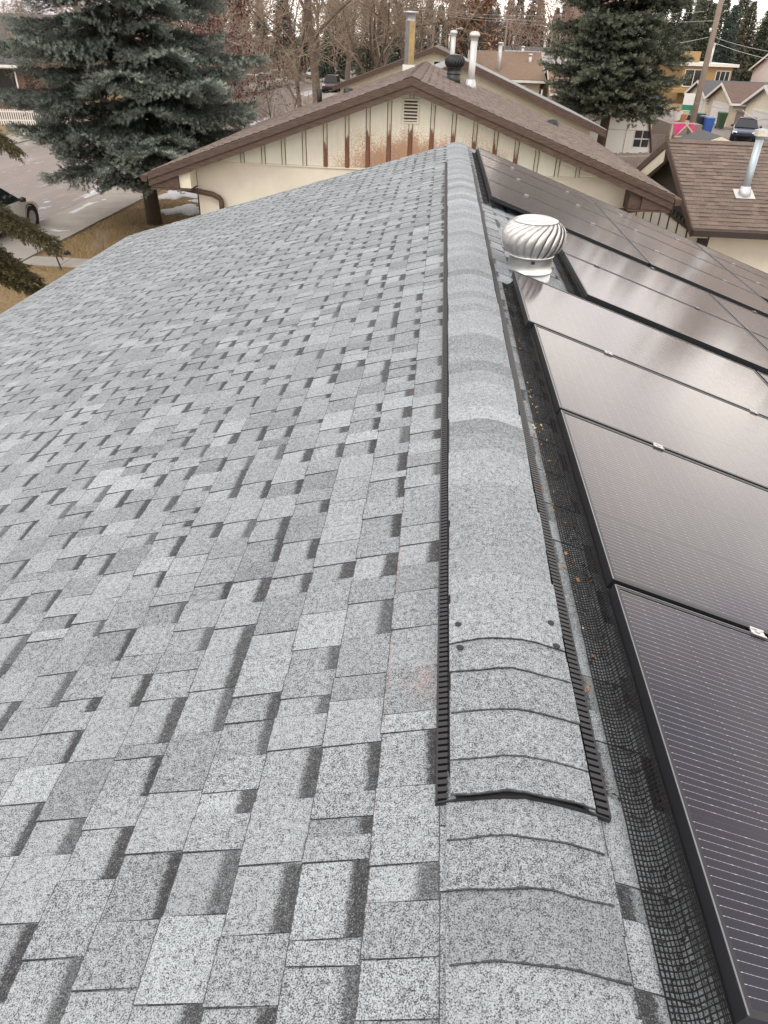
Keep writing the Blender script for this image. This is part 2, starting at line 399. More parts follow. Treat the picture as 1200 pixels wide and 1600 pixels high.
for s, k in ((-1, SL), (1, SR)):
    f = MB(); f.box(s * W - (.04 if s > 0 else -.015), s * W - (.015 if s > 0 else -.04), YB, Y1, -k * W - th - .15, -k * W - th + .02); f.build('eave_fascia', M['white_paint'], house)
    if s < 0: continue
    gt = MB(); x = s * (W + .09)
    gt.prism([(x - .055, YB, -k * W - .03), (x - .045, YB, -k * W - .13), (x + .045, YB, -k * W - .13), (x + .055, YB, -k * W - .03), (x + .05, YB, -k * W - .03), (x + .04, YB, -k * W - .122), (x - .04, YB, -k * W - .122), (x - .05, YB, -k * W - .03)], (0, Y1 - YB, 0))
    gt.build('gutter', M['white_paint'], house)
for s, k in ((-1, SL), (1, SR)):
    f = MB(); f.prism([(0, Y1 - .018, -.012), (0, Y1 - .018, -.2), (s * W, Y1 - .018, -k * W - .2), (s * W, Y1 - .018, -k * W - .012)], (0, .025, 0)); f.build('rake_fascia', M['white_paint'], house)

def campix(p):
    d = Vector(p) - Vector(CAM); z = d.dot(_f)
    if z < 0.05: return None
    return (600 + 1109 * d.dot(_r) / z, 800 - 1109 * d.dot(_u) / z, z)
EXP = 0.141
def slope_pieces(side, k, d_first, n, ya, yb, wmin, wmax, seed, thick=(0.0075, 0.004), band_p=0.97):
    """laminated shingle tabs of one slope: proud tabs alternate with recessed pieces that show the printed shadow band"""
    r = random.Random(seed); cs = 1 / math.sqrt(1 + k * k); sn = k * cs; out = []
    for i in range(n):
        dt = d_first + (i - 1) * EXP; db = d_first + i * EXP           # top and butt lines
        y = ya - r.uniform(0, .3); tab = r.random() < .5; lastt = .95
        while y < yb:
            w = r.uniform(wmin, wmax) if r.random() < .8 else r.uniform(wmin * .45, wmin)
            ye = min(y + w, yb)
            tone = r.choice((.84, .90, .95, .98, 1.0, 1.03, 1.06, 1.13)) * r.uniform(.97, 1.03)
            if not tab and w > .15: ye = min(y + r.uniform(.09, .15), yb)
            tk = thick[0] if tab else thick[1]; tk += r.uniform(-.0008, .0012)
            dtop = dt - .03; dbu = db + (r.uniform(-.002, .0025) if tab else -r.uniform(0, .002))
            htop = .0012; 
            j0, j1 = r.uniform(-.003, .003), r.uniform(-.003, .003)
            band = (r.choice((.97, .97, .9, .75)) if r.random() < .88 else 0.0) if not tab else (0.0 if r.random() < .97 else .9)
            def P(d, yy, h): return (side * (d * cs + h * sn), yy, -d * sn + h * cs)
            ht = htop + .001; hb = tk
            yy0, yy1 = y + .0012, ye - .0012
            vt = 1 + .03 / EXP
            a = [P(dbu, yy0, 0.0006), P(dbu, yy1, 0.0006), P(dtop, yy1 + j1, 0.0004), P(dtop, yy0 + j0, 0.0004), P(dbu, yy0, hb), P(dbu, yy1, hb), P(dtop, yy1 + j1, ht), P(dtop, yy0 + j0, ht)]
            if side < 0:
                a = [a[1], a[0], a[3], a[2], a[5], a[4], a[7], a[6]]
            out.append((a, (tone, band, r.random()), [(0, 0), (1, 0), (1, vt), (0, vt)], P((dt + db) / 2, (y + ye) / 2, tk)))
            y = ye
            tab = not tab if (not tab or r.random() < .84) else tab
    return out
pieces = slope_pieces(-1, SL, 0.172, 38, YB, Y1, .080, .175, 5) + slope_pieces(1, SR, 0.172, 39, YB, Y1, .10, .22, 6)
def seen(q):
    c = campix(q[3]); return c is not None and -40 < c[0] < 1240 and 0 < c[1] < 1640
vis = [q for q in pieces if seen(q)]
def score(q):
    c = campix(q[3]); return c[2] + (3 if q[3][0] > .42 else 0)
vis.sort(key=score)
single = vis[:300]; ids = set(id(q) for q in single)
for a, c, uv, ctr in single:
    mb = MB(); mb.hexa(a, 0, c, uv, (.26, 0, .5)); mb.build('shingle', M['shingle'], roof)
mb = MB()
for q in pieces:
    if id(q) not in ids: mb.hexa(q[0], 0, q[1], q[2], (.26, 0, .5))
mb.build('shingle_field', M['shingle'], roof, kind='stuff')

# ---- ridge vent and ridge caps
VY0, VY1 = 0.885, 10.0
vent = thing('ridge_vent', 'long black plastic ridge vent running under the cap shingles', 'ridge vent', (0, VY0, 0))
def zr(x, r=.045):
    k = SL if x < 0 else SR
    return -k * (math.sqrt(x * x + r * r) - r * .4)
xs = [-.176, -.12, -.06, 0, .06, .12, .178]
v = MB(); z0, z1 = .009, .023
topv = [(x, VY0, zr(x) + z1 - (.004 if abs(x) > .15 else 0)) for x in xs]; botv = [(x, VY0, sl(x) + z0 if x else 0.0) for x in xs]
inner = [(x * .86, y, z) for x, y, z in topv]; innerb = [(x * .86, y, z) for x, y, z in botv]
n0 = len(v.v)
v.prism([p for p in innerb] + [p for p in inner[::-1]], (0, VY1 - VY0, 0))
for s in (-1, 1):
    x0, x1 = (.125, .181) if s > 0 else (-.176, -.125)
    if s < 0: v.prism([(x0, VY0, sl(x0) + .0085), (x1, VY0, sl(x1) + .0085), (x1, VY0, sl(x1) + .016), (x0, VY0, sl(x0) + .0125)], (0, VY1 - VY0, 0))
    else: v.prism([(x0, VY0, sl(x0) + .0085), (x1, VY0, sl(x1) + .0085), (x1, VY0, sl(x1) + .0125), (x0, VY0, sl(x0) + .016)], (0, VY1 - VY0, 0))
v.build('vent_body', M['black_plastic'], vent)
fe = MB()
top_ = [(x, VY0 - .004, zr(x) + z1 - (.006 if abs(x) > .15 else .001)) for x in xs]; bot_ = [(x, VY0 - .004, (sl(x) if x else -.004) + .0105) for x in xs]
fe.prism(bot_ + top_[::-1], (0, .0035, 0)); fe.build('end_plug', M['black_plastic'], vent)
rb = MB(); y = VY0 + .004; pitch = .0168
while y < VY1 - .01:
    for s in (-1, 1):
        xa, xb_ = (s * .152, s * (.174 if s < 0 else .179))
        k = SL if s < 0 else SR
        pts = [(xa, y, sl(xa) + .012), (xb_, y, sl(xb_) + .012), (xb_, y + .0105, sl(xb_) + .012), (xa, y + .0105, sl(xa) + .012)]
        if s < 0: pts = [pts[1], pts[0], pts[3], pts[2]]
        rb.hexa(pts + [(px, py, pz + .0115) for px, py, pz in pts])
    y += pitch
for s in (-1, 1):
    xa = s * (.176 if s < 0 else .181)
    rb.box(min(xa, xa - s * .004), max(xa, xa - s * .004), VY0, VY1, sl(xa) + .009, sl(xa) + .024)
rb.build('vent_rib', M['rib_plastic'], vent, kind='stuff')

def cap_piece(y0, y1, h0, h1, tone, dx, band, rv, ang, hw=.152):
    mb = MB(); n = 9; xs = [-hw + 2 * hw * i / (n - 1) for i in range(n)]
    T = [[], []]; B = [[], []]
    for j, (yy, h) in enumerate(((y0, h0), (y1, h1))):
        for x in xs:
            lift = 0.0
            zz = zr(x, .05)
            ya = yy + ang * x + (.0016 * math.sin(x * 47 + rv * 9) + .0012 * math.sin(x * 131 + rv * 40) if j == 0 else 0)
            T[j].append((x + dx, ya, zz + h)); B[j].append((x + dx, ya, zz + h - .0036))
    nv = len(mb.v); mb.v += T[0] + T[1] + B[0] + B[1]
    c = (tone, band, rv)
    for i in range(n - 1):
        mb.face((nv + i, nv + i + 1, nv + n + i + 1, nv + n + i), 0, c, [(i / n, 0), ((i + 1) / n, 0), ((i + 1) / n, 1), (i / n, 1)])
        mb.face((nv + i + 1, nv + i, nv + 2 * n + i, nv + 2 * n + i + 1), 0, (.10, 0, .5), None)
        mb.face((nv + 3 * n + i, nv + 3 * n + i + 1, nv + 2 * n + i + 1, nv + 2 * n + i), 0, c, None)
    mb.face((nv, nv + n, nv + 3 * n, nv + 2 * n), 0, c, None); mb.face((nv + 2 * n - 1, nv + n - 1, nv + 3 * n - 1, nv + 4 * n - 1), 0, c, None)
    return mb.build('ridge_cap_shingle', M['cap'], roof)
crng = random.Random(3)
lower = [-.62, -.50, -.38, -.26, -.14, -.02, .10, .22, .34, .455, .575, .70, .80]
caps = []
for i, y in enumerate(lower):
    nxt = y + .19
    caps.append((y, nxt, .0165, .0105, 0))
ups = [.886, .972, 1.098, 1.222, 1.345]
while ups[-1] < Y1 - .16: ups.append(ups[-1] + crng.uniform(.118, .128))
for y in ups:
    dn = 0.0 if y < 9.95 else .019
    if y < 1.30: caps.append((y, y + .2, .0305, .0245, 1))
    elif y < 1.36: caps.append((y - .02, y + .13, .0325, .0325, 1))
    else: caps.append((y - .075, y + .125, .0245 - dn * .8, .0305 - dn * .8, 1))       # beyond the nailed piece the laps face away
fix = {.575: .74, .455: .98, .70: .98, .34: .72}
for y0, y1, h0, h1, up in caps:
    tone = fix.get(y0, crng.choice((.84, .9, .95, 1.0, 1.0, 1.05, 1.12)))
    if up and y0 < 1.3: tone = crng.choice((.93, 1.0, .97))
    cap_piece(y0, min(y1, Y1 + .01), h0, h1, tone, crng.uniform(-.003, .003), 0.0, crng.random(), crng.uniform(-.03, .03), .146 if up else .152)
# black sealant dabs over the nails
for i, (x, y) in enumerate(((-.125, 1.385), (.118, 1.42), (-.122, 1.30), (.122, 1.335))):
    mb = MB(); mb.lathe((x, y, zr(x, .05) + .0312), [(.0085, 0), (.0095, .003), (.006, .0055), (.0, .006)], 10, cap=False)
    o = mb.build('sealant_dab', M['black_plastic'], roof, smooth=True)

# ============================================================ SOLAR PANELS
TP, TH = 0.10, 0.035
def pv_mat():
    mt, nt, b = newmat('solar_cells')
    uv = nt.nodes.new('ShaderNodeTexCoord').outputs['UV']
    sx = nt.nodes.new('ShaderNodeSeparateXYZ'); L(nt, uv, sx.inputs[0])           # U along ridge (m), V down the slope (m)
    def line(src, pitch, w):
        q = math_(nt, 'FRACT', math_(nt, 'DIVIDE', src, pitch)); return math_(nt, 'LESS_THAN', q, w / pitch)
    bus = line(sx.outputs[0], 0.0182, 0.0011)
    dash = line(sx.outputs[1], 0.0105, 0.0075)
    pad = line(sx.outputs[1], 0.060, 0.006)
    gapu = line(sx.outputs[0], 0.1725, 0.0022); gapv = line(sx.outputs[1], 0.0875, 0.0020)
    fing = line(sx.outputs[1], 0.0014, 0.00022)
    nz_ = noise(nt, 3.0, 3, 0.5)
    c = mixc(nt, ramp(nt, nz_, (0.3, 0), (0.7, 1)), (0.005, 0.006, 0.018), (0.010, 0.007, 0.018))
    c = mixc(nt, fing, c, (0.020, 0.018, 0.030))
    silver = math_(nt, 'MULTIPLY', bus, math_(nt, 'ADD', 0.24, math_(nt, 'ADD', math_(nt, 'MULTIPLY', dash, 0.16), math_(nt, 'MULTIPLY', pad, 0.42))))
    c = mixc(nt, silver, c, (0.62, 0.60, 0.60))
    gap = math_(nt, 'MAXIMUM', gapu, gapv)
    c = mixc(nt, math_(nt, 'MULTIPLY', gap, 0.9), c, (0.006, 0.006, 0.007))
    L(nt, c, b.inputs['Base Color'])
    b.inputs['IOR'].default_value = 1.37
    b.inputs['Sheen Weight'].default_value = 0.22; b.inputs['Sheen Roughness'].default_value = 0.35; b.inputs['Sheen Tint'].default_value = (.85, .78, .72, 1)   # film of dust
    b.inputs['Coat Weight'].default_value = 0.0
    dust = noise(nt, 26, 4, 0.7)
    L(nt, ramp(nt, dust, (0.3, 0.10), (0.7, 0.15)), b.inputs['Roughness'])
    return mt
M['pv'] = pv_mat()
def PS(x, y, h): return (x + h * SR / math.sqrt(1 + SR * SR), y, -SR * x + h / math.sqrt(1 + SR * SR))
def solar_panel(x0, x1, y0, y1, label, clamps=(), dark=False):
    x0 -= .030; x1 -= .030; clamps = [c - .030 for c in clamps]
    t = thing('solar_panel', label, 'solar panel', PS(x0, (y0 + y1) / 2, TP - TH), 'black solar panels on the right slope')
    lip = .014; cs = math.sqrt(1 + SR * SR)
    def bar(mb, xa, xb, ya, yb, ha, hb, mi=0):
        p = [PS(xa, ya, ha), PS(xb, ya, ha), PS(xb, yb, ha), PS(xa, yb, ha), PS(xa, ya, hb), PS(xb, ya, hb), PS(xb, yb, hb), PS(xa, yb, hb)]
        mb.hexa(p, mi)
    f = MB(); a, b_ = TP - TH, TP
    for xa, xb, ya, yb in ((x0, x0 + lip, y0, y1), (x1 - lip, x1, y0, y1), (x0 + lip, x1 - lip, y0, y0 + lip), (x0 + lip, x1 - lip, y1 - lip, y1)):
        bar(f, xa, xb, ya, yb, a, b_)
    f.build('frame', M['frame_black'], t)
    e_ = MB()                                                       # edge highlight painted as pale strips along the frame
    bar(e_, x0 + .001, x0 + .0045, y0 + .002, y1 - .002, b_ + .0002, b_ + .0009)
    bar(e_, x0 + .001, x1 - .001, y1 - .004, y1 - .001, b_ + .0002, b_ + .0009)
    bar(e_, x1 - .0045, x1 - .001, y0 + .002, y1 - .002, b_ + .0002, b_ + .0009)
    e_.build('frame_edge_highlight', M['frame_edge_highlight'], t)
    c = MB(); h = TP - .002
    xa, xb, ya, yb = x0 + lip, x1 - lip, y0 + lip, y1 - lip
    c.v += [PS(xa, ya, h), PS(xb, ya, h), PS(xb, yb, h), PS(xa, yb, h)]
    u1, v1 = yb - ya, (xb - xa) * cs
    c.face((0, 1, 2, 3), 0, (1, 0, .5), [(0, 0), (0, v1), (u1, v1), (u1, 0)])
    c.v += [PS(xa, ya, h - .006), PS(xb, ya, h - .006), PS(xb, yb, h - .006), PS(xa, yb, h - .006)]
    c.face((7, 6, 5, 4), 0, (1, 0, .5), [(0, 0)] * 4)
    c.build('glass', M['pv'], t)
    for cx_ in clamps:
        k = MB(); yy = y1 + .004
        for dy in (-.016, .010): bar(k, cx_ - .022, cx_ + .022, yy + dy, yy + dy + .006 + .0, TP + .0005, TP + .007)
        bar(k, cx_ - .022, cx_ + .022, yy - .016, yy + .016, TP + .0012, TP + .004)
        bar(k, cx_ - .018, cx_ + .018, yy - .008, yy + .008, TP - .06, TP + .001)
        o = k.build('clamp', M['galv'] if not dark else M['frame_edge_highlight'], t)
        bl = MB(); q = PS(cx_, yy, TP + .004); bl.lathe(q, [(.007, 0), (.007, .006), (.004, .0075)], 8); bl.build('bolt', M['galv_dull'], o)
    return t
gp = .011
AY = [.52, 1.613, 2.752, 3.825, 4.86]; FY = [7.53, 8.62, 9.70, 10.66, 11.40]; MY = [5.03, 6.215, 7.30]
nth = ['largest and nearest black solar panel, cut off by the bottom right corner', 'second black solar panel from the camera beside the wire mesh', 'third black solar panel from the camera beside the wire mesh', 'fourth black solar panel, its far edge in front of the metal turbine vent']
for i in range(4):
    cl = {0: (.76,), 1: (.752, 1.70), 2: (.742, 1.62), 3: (.95, 1.75)}[i]
    solar_panel(.315 - (.030 if i == 3 else 0), 2.03, AY[i] + gp, AY[i + 1] - gp, nth[i], cl if i < 3 else (), False)
for i in range(2, 4):
    solar_panel(2.05, 3.74, AY[i] + gp, AY[i + 1] - gp, ['black panel below the nearest row, sliver under the third panel', 'dark sliver of panel at the right frame edge below the fourth panel'][i - 2])
for i in range(2):
    solar_panel(.835, 2.49, MY[i] + gp, MY[i + 1] - gp, ['set-back black panel right of the turbine vent, nearer of that pair', 'set-back black panel right of the turbine vent, farther of that pair'][i], (1.12, 2.03) if i == 0 else (1.0, 1.9), True)
    solar_panel(2.51, 4.17, MY[i] + gp, MY[i + 1] - gp, ['lower dark panel by the right edge beyond the set-back pair, near one', 'lower dark panel by the right edge beyond the set-back pair, far one'][i], (3.0,), True)
fl = ['panel of the far upper row next to the black gap behind the turbine', 'second panel of the far upper row behind the turbine vent', 'third panel of the far upper row, second from the cream gable', 'farthest upper panel, in front of the stained cream gable wall']
for i in range(4): solar_panel(.29, 1.93, FY[i] + gp, FY[i + 1] - gp, fl[i], (.74, 1.52) if i < 3 else ())
fl2 = ['far lower row panel by the black gap near the right edge', 'second panel of the far lower row, right of the long pale joint', 'third panel of the far lower row below the neighbour downspout', 'farthest panel of the lower row in front of the garage wall corner']
for i in range(4): solar_panel(1.95, 3.58, FY[i] + gp, FY[i + 1] - gp, fl2[i], (2.3, 3.15) if i < 3 else ())
for i in range(1, 4): solar_panel(3.60, 5.23, FY[i] + gp, FY[i + 1] - gp, ['nearest grey panel of the third row cut by the right frame edge', 'grey panel of the third row at the right frame edge', 'farthest grey panel of the third row under the garage wall'][i - 1], (4.0,) if i < 3 else ())
for ya, yb, xs_ in ((.4, 4.9, (.75, 1.68)), (5.0, 7.35, (1.1, 2.0)), (7.5, 11.45, (.72, 1.5)), (7.5, 11.45, (2.3, 3.15))):
    for x in xs_:
        mb = MB(); q = [PS(x - .02, ya, .02), PS(x + .02, ya, .02), PS(x + .02, yb, .02), PS(x - .02, yb, .02), PS(x - .02, ya, TP - TH - .002), PS(x + .02, ya, TP - TH - .002), PS(x + .02, yb, TP - TH - .002), PS(x - .02, yb, TP - TH - .002)]
        mb.hexa(q); tag(mb.build('mounting_rail', M['frame_black']), f"{'upper' if x == xs_[0] else 'lower'} dark mounting rail under {'the nearest panel row' if ya < 1 else 'the set-back panels' if ya < 6 else 'the far upper panels' if xs_[0] < 1 else 'the far lower panels'}", 'rail', 'mounting rails under the panels')
# ---- wire mesh guards along the top edges of the panels
def wire_guard(x_top, xl, ya, yb, label, py=.0105):
    x_top -= .030; xl -= .012
    t = thing('wire_mesh_guard', label, 'wire mesh', PS(xl, (ya + yb) / 2, .0))
    prof = [(xl, .014), (xl + .03, .013), (xl + .05, .022), (x_top - .012, .060), (x_top - .004, .068)]
    mb = MB(); y = ya
    while y < yb:
        sk = rng.uniform(-.001, .001)
        pth = [PS(x, y + sk + i * .004, h + .0015 * math.sin(y * 23 + i)) for i, (x, h) in enumerate(prof)]
        for p, q in zip(pth[:-1], pth[1:]): mb.bar(p, q, .0019, .0019)
        y += py
    for i in range(14):
        s = i / 13 * (len(prof) - 1); k = min(int(s), len(prof) - 2); u = s - k
        x = prof[k][0] * (1 - u) + prof[k + 1][0] * u; h = prof[k][1] * (1 - u) + prof[k + 1][1] * u
        nseg = 24
        for j in range(nseg):
            y0_, y1_ = ya + (yb - ya) * j / nseg, ya + (yb - ya) * (j + 1) / nseg
            mb.bar(PS(x, y0_, h + .0015 * math.sin(y0_ * 23 + s) + .001), PS(x, y1_, h + .0015 * math.sin(y1_ * 23 + s) + .001), .0020 if i > 2 else .0028, .0019)
    o = mb.build('mesh_wire', M['wire'], t, kind='stuff')
    return t
wire_guard(.315, .222, .35, 4.80, 'black wire mesh skirt bridging roof and the nearest panel row')
wire_guard(.835, .755, 5.04, 7.30, 'black wire mesh skirt beside the set-back panels behind the turbine', .016)
wire_guard(.29, .215, 7.54, 11.38, 'black wire mesh skirt along the farthest upper panels', .016)
# ---- leaves and seed fluff caught against the mesh, and dark bits that deepen its shade
def litter(name, n, mat, s0, s1, xm, xs_, ylist):
    lv = MB()
    for i in range(n):
        y = rng.choice(ylist)(); x = rng.gauss(xm, xs_)
        if not .17 < x < .31: continue
        s = rng.uniform(s0, s1); a = rng.uniform(0, 6.3); c = Vector(PS(x - .01, y, rng.uniform(.010, .016)))
        u = Vector((math.cos(a), math.sin(a), rng.uniform(-.4, .1))) * s; w_ = Vector((-math.sin(a), math.cos(a), rng.uniform(-.2, .5))) * s * .5
        lv.quad(c - u, c + w_ * .9 + Vector((0, 0, .003)), c + u, c - w_ + Vector((0, 0, .002)))
    lv.build(name, mat, kind='stuff')
U = lambda a, b: (lambda: rng.uniform(a, b))
litter('leaf_litter', 75, simple('orange_dead_leaf', (0.36, 0.19, 0.07), 0.8, c2=(0.12, 0.06, 0.03), scale=40), .004, .012, .235, .03, (U(1.2, 5.0), lambda: rng.gauss(3.4, .3), lambda: rng.gauss(2.7, .3), U(1.2, 2.2)))
litter('dirt_shade_bits', 600, simple('dark_dirt_shade', (0.034, 0.029, 0.024), 0.9, c2=(0.014, 0.012, 0.010), scale=60), .003, .008, .268, .022, (U(.3, 4.85), U(.3, 4.85), U(7.5, 11.4)))  # dark bits added to paint the shade under the mesh, with some dirt
litter('pale_chaff', 60, simple('pale_wood_chaff', (0.55, 0.42, 0.25), 0.8), .003, .010, .225, .03, (U(1.0, 5.0), lambda: rng.gauss(2.6, .25), lambda: rng.gauss(3.3, .25)))

# ============================================================ TURBINE VENT
def turbine(name, label, loc, sc, mat, mat_in, cat='turbine vent', parent=None, nb=22, tilt=(0, 0)):
    """spinning roof ventilator: base, collar, curved blades under a domed cap"""
    t = thing(name, label, cat, loc)
    x, y, z = loc
    b = MB(); b.lathe(loc, [(.152 * sc, -.16 * sc), (.150 * sc, .075 * sc)], 28); b.build('base_pipe', M['galv_dull'] if mat is M['galv'] else mat, t, True)
    c = MB(); c.lathe((x, y, z), [(.150 * sc, .06 * sc), (.158 * sc, .062 * sc), (.158 * sc, .072 * sc), (.151 * sc, .078 * sc), (.148 * sc, .165 * sc), (.156 * sc, .167 * sc), (.158 * sc, .176 * sc), (.145 * sc, .182 * sc)], 40); c.build('collar', mat, t, True)
    s = MB(); s.box(x - .012 * sc, x + .012 * sc, y - .152 * sc - .003, y - .148 * sc, z + .140 * sc, z + .155 * sc); s.build('slot', M['black_plastic'], t)
    i = MB(); i.lathe((x, y, z), [(.12 * sc, .17 * sc), (.155 * sc, .27 * sc), (.09 * sc, .36 * sc)], 20); i.build('core', mat_in, t, True)
    prof = [(.152, .178), (.182, .202), (.203, .235), (.214, .275), (.213, .315), (.201, .348), (.178, .373), (.150, .389), (.118, .399)]
    tw = .95
    for k in range(nb):
        th0 = 2 * math.pi * k / nb; m_ = MB(); P = []
        for q, (r, h) in enumerate(prof):
            u = q / (len(prof) - 1); base = th0 + tw * u * u * u + .10 * u; wd = 2 * math.pi / nb * 1.18
            row = []
            for w in (0, .5, 1.0):
                rr = r * (1.0 - .055 * w + .05 * (w - .5) ** 2) * sc
                row.append((x + rr * math.cos(base + wd * w), y + rr * math.sin(base + wd * w), z + h * sc))
            P.append(row)
        n = 3
        m_.v += [p for row in P for p in row] + [(x + (px - x) * .985, y + (py - y) * .985, pz - .0012) for row in P for px, py, pz in row]
        o = len(P) * n
        for q in range(len(P) - 1):
            for w in range(n - 1):
                a0 = q * n + w; m_.face((a0, a0 + 1, a0 + n + 1, a0 + n)); m_.face((o + a0 + n, o + a0 + n + 1, o + a0 + 1, o + a0))
            a0 = q * n; m_.face((a0 + n, o + a0 + n, o + a0, a0)); a0 += n - 1; m_.face((a0, o + a0, o + a0 + n, a0 + n))
        m_.build('blade', mat, t, True)
    cp = MB(); cp.lathe((x, y, z), [(.150 * sc, .390 * sc), (.152 * sc, .395 * sc), (.110 * sc, .410 * sc), (.055 * sc, .418 * sc), (0, .421 * sc)], 28, cap=False); cp.build('cap', mat, t, True)
    return t
tv = turbine('turbine_vent', 'shiny galvanised turbine vent with curved blades beside the ridge', (.465, 5.44, -.205), 1.06, M['galv'], M['black_plastic'])
# ============================================================ BUILDINGS
def at(u, v, Y):
    """point at distance Y along the ridge direction seen at photo pixel (u, v) - used once here to survey the street"""
    d = Vector(((u - 600) / 1109, (800 - v) / 1109, 1.0)); w = _r * d.x + _u * d.y + _f * d.z
    return Vector(CAM) + w * (Y / w.y)
def shingle_rows(mb, P, dlen, y0, y1, exp, wmin, wmax, seed, tk=.012):
    """courses of tabs on a slope; P(d, y, h) maps slope distance, run and height to a point"""
    r = random.Random(seed); n = int(dlen / exp) + 1
    for i in range(n):
        dt, db = i * exp, min((i + 1) * exp, dlen)
        y = y0
        while y < y1 - .001:
            ye = min(y + r.uniform(wmin, wmax), y1); h = tk * r.uniform(.6, 1.2)
            c = (r.choice((.84, .93, 1.0, 1.06, 1.14)) * r.uniform(.95, 1.05), .7 if r.random() < .3 else 0, r.random())
            a, b, cc, d = P(db, y, h), P(db, ye, h), P(dt, ye, .002), P(dt, y, .002)
            if (Vector(b) - Vector(a)).cross(Vector(d) - Vector(a)).z < 0: a, b, cc, d = b, a, d, cc
            mb.quad(a, b, cc, d, 0, c, [(0, 0), (1, 0), (1, 1), (0, 1)])
            a, b = P(db, y, 0), P(db, ye, 0); cc, d = P(db, ye, h), P(db, y, h)
            mb.quad(a, b, cc, d, 0, (.5, 0, .5), [(0, 0)] * 4)
            y = ye
def col_(mb, c=(1, 0, .5)):
    mb.c = [c] * len(mb.f); mb.uv = [None] * len(mb.f); return mb

# ---------------- neighbour: cream gable with stained siding
NX, NY0, NY1, NZ, NS, NW = -.815, 14.32, 24.7, .715, .345, 4.90       # ridge x, roof near / far, ridge z, slope, half width
nb = thing('neighbour_house', 'cream bungalow with rust stained gable siding and brown shingled roof', 'house', (NX, 18, GZ))
d = MB(); t_ = .10
d.prism([(NX - NW, NY0, NZ - NS * NW), (NX - NW, NY0, NZ - NS * NW - t_), (NX, NY0, NZ - t_), (NX + NW, NY0, NZ - NS * NW - t_), (NX + NW, NY0, NZ - NS * NW), (NX, NY0, NZ)], (0, NY1 - NY0, 0))
nroof = col_(d, (.8, 0, .5)).build('roof', M['brown_shingle'], nb)
cs = 1 / math.sqrt(1 + NS * NS)
for s, sd_ in ((-1, 21), (1, 22)):
    mb = MB(); shingle_rows(mb, lambda q, y, h: (NX + s * (q * cs + h * NS * cs), y, NZ - q * cs * NS + h * cs), NW / cs, NY0 - .01, NY1, .143, .12, .32, sd_)
    mb.build('shingle_field', M['brown_shingle'], nroof, kind='stuff')
y = NY0
k = 0
while y < NY1 - .1:
    mb = MB(); ye = min(y + .298, NY1); zz = NZ + .012
    for s in (-1, 1):
        p = [(NX, y, zz), (NX + s * .15, y, zz - .15 * NS), (NX + s * .15, ye, zz - .15 * NS), (NX, ye, zz)]
        if s < 0: p = p[::-1]
        mb.hexa([(a, b, c - .01) for a, b, c in p] + [(a, b, c + .008 - .003 * (b > y + .1)) for a, b, c in p], 0, (rng.uniform(.8, 1.15), 0, .5), [(0, 0)] * 4, (.4, 0, .5))
    mb.build('ridge_cap_shingle', M['brown_shingle'], nroof); y += .3
def rake(mb, s, y, ya, top, bot, x_in=0.0, x_out=NW):
    p = [(NX + s * x_in, y, NZ - NS * x_in - top), (NX + s * x_in, y, NZ - NS * x_in - bot), (NX + s * x_out, y, NZ - NS * x_out - bot), (NX + s * x_out, y, NZ - NS * x_out - top)]
    if s < 0: p = p[::-1]
    mb.prism(p, (0, ya - y, 0)); return mb
for s in (-1, 1):
    rake(MB(), s, NY0 - .03, NY0 + .006, .02, .12).build('fascia_board', M['wood_brown'], nb)
    rake(MB(), s, NY0 - .006, NY0 + .03, .122, .235).build('fascia_board', M['wood_brown'], nb)
    rake(MB(), s, NY0 + .032, 14.79, .200, .215, .0, NW - .1).build('soffit', M['dark_brown'], nb)
WALL_Y = 14.80; WX0, WX1, BZ = -4.93, 3.30, -.80
w = MB(); xl, xr = WX0, WX1
def rz(x, dz=.225): return NZ - NS * abs(x - NX) - dz
w.prism([(xl, WALL_Y + .012, GZ - .3), (xr, WALL_Y + .012, GZ - .3), (xr, WALL_Y + .012, rz(xr, .12)), (NX, WALL_Y + .012, rz(NX, .12)), (xl, WALL_Y + .012, rz(xl, .12))], (0, NY1 - .5 - WALL_Y, 0))
w.build('wall', M['stucco'], nb)
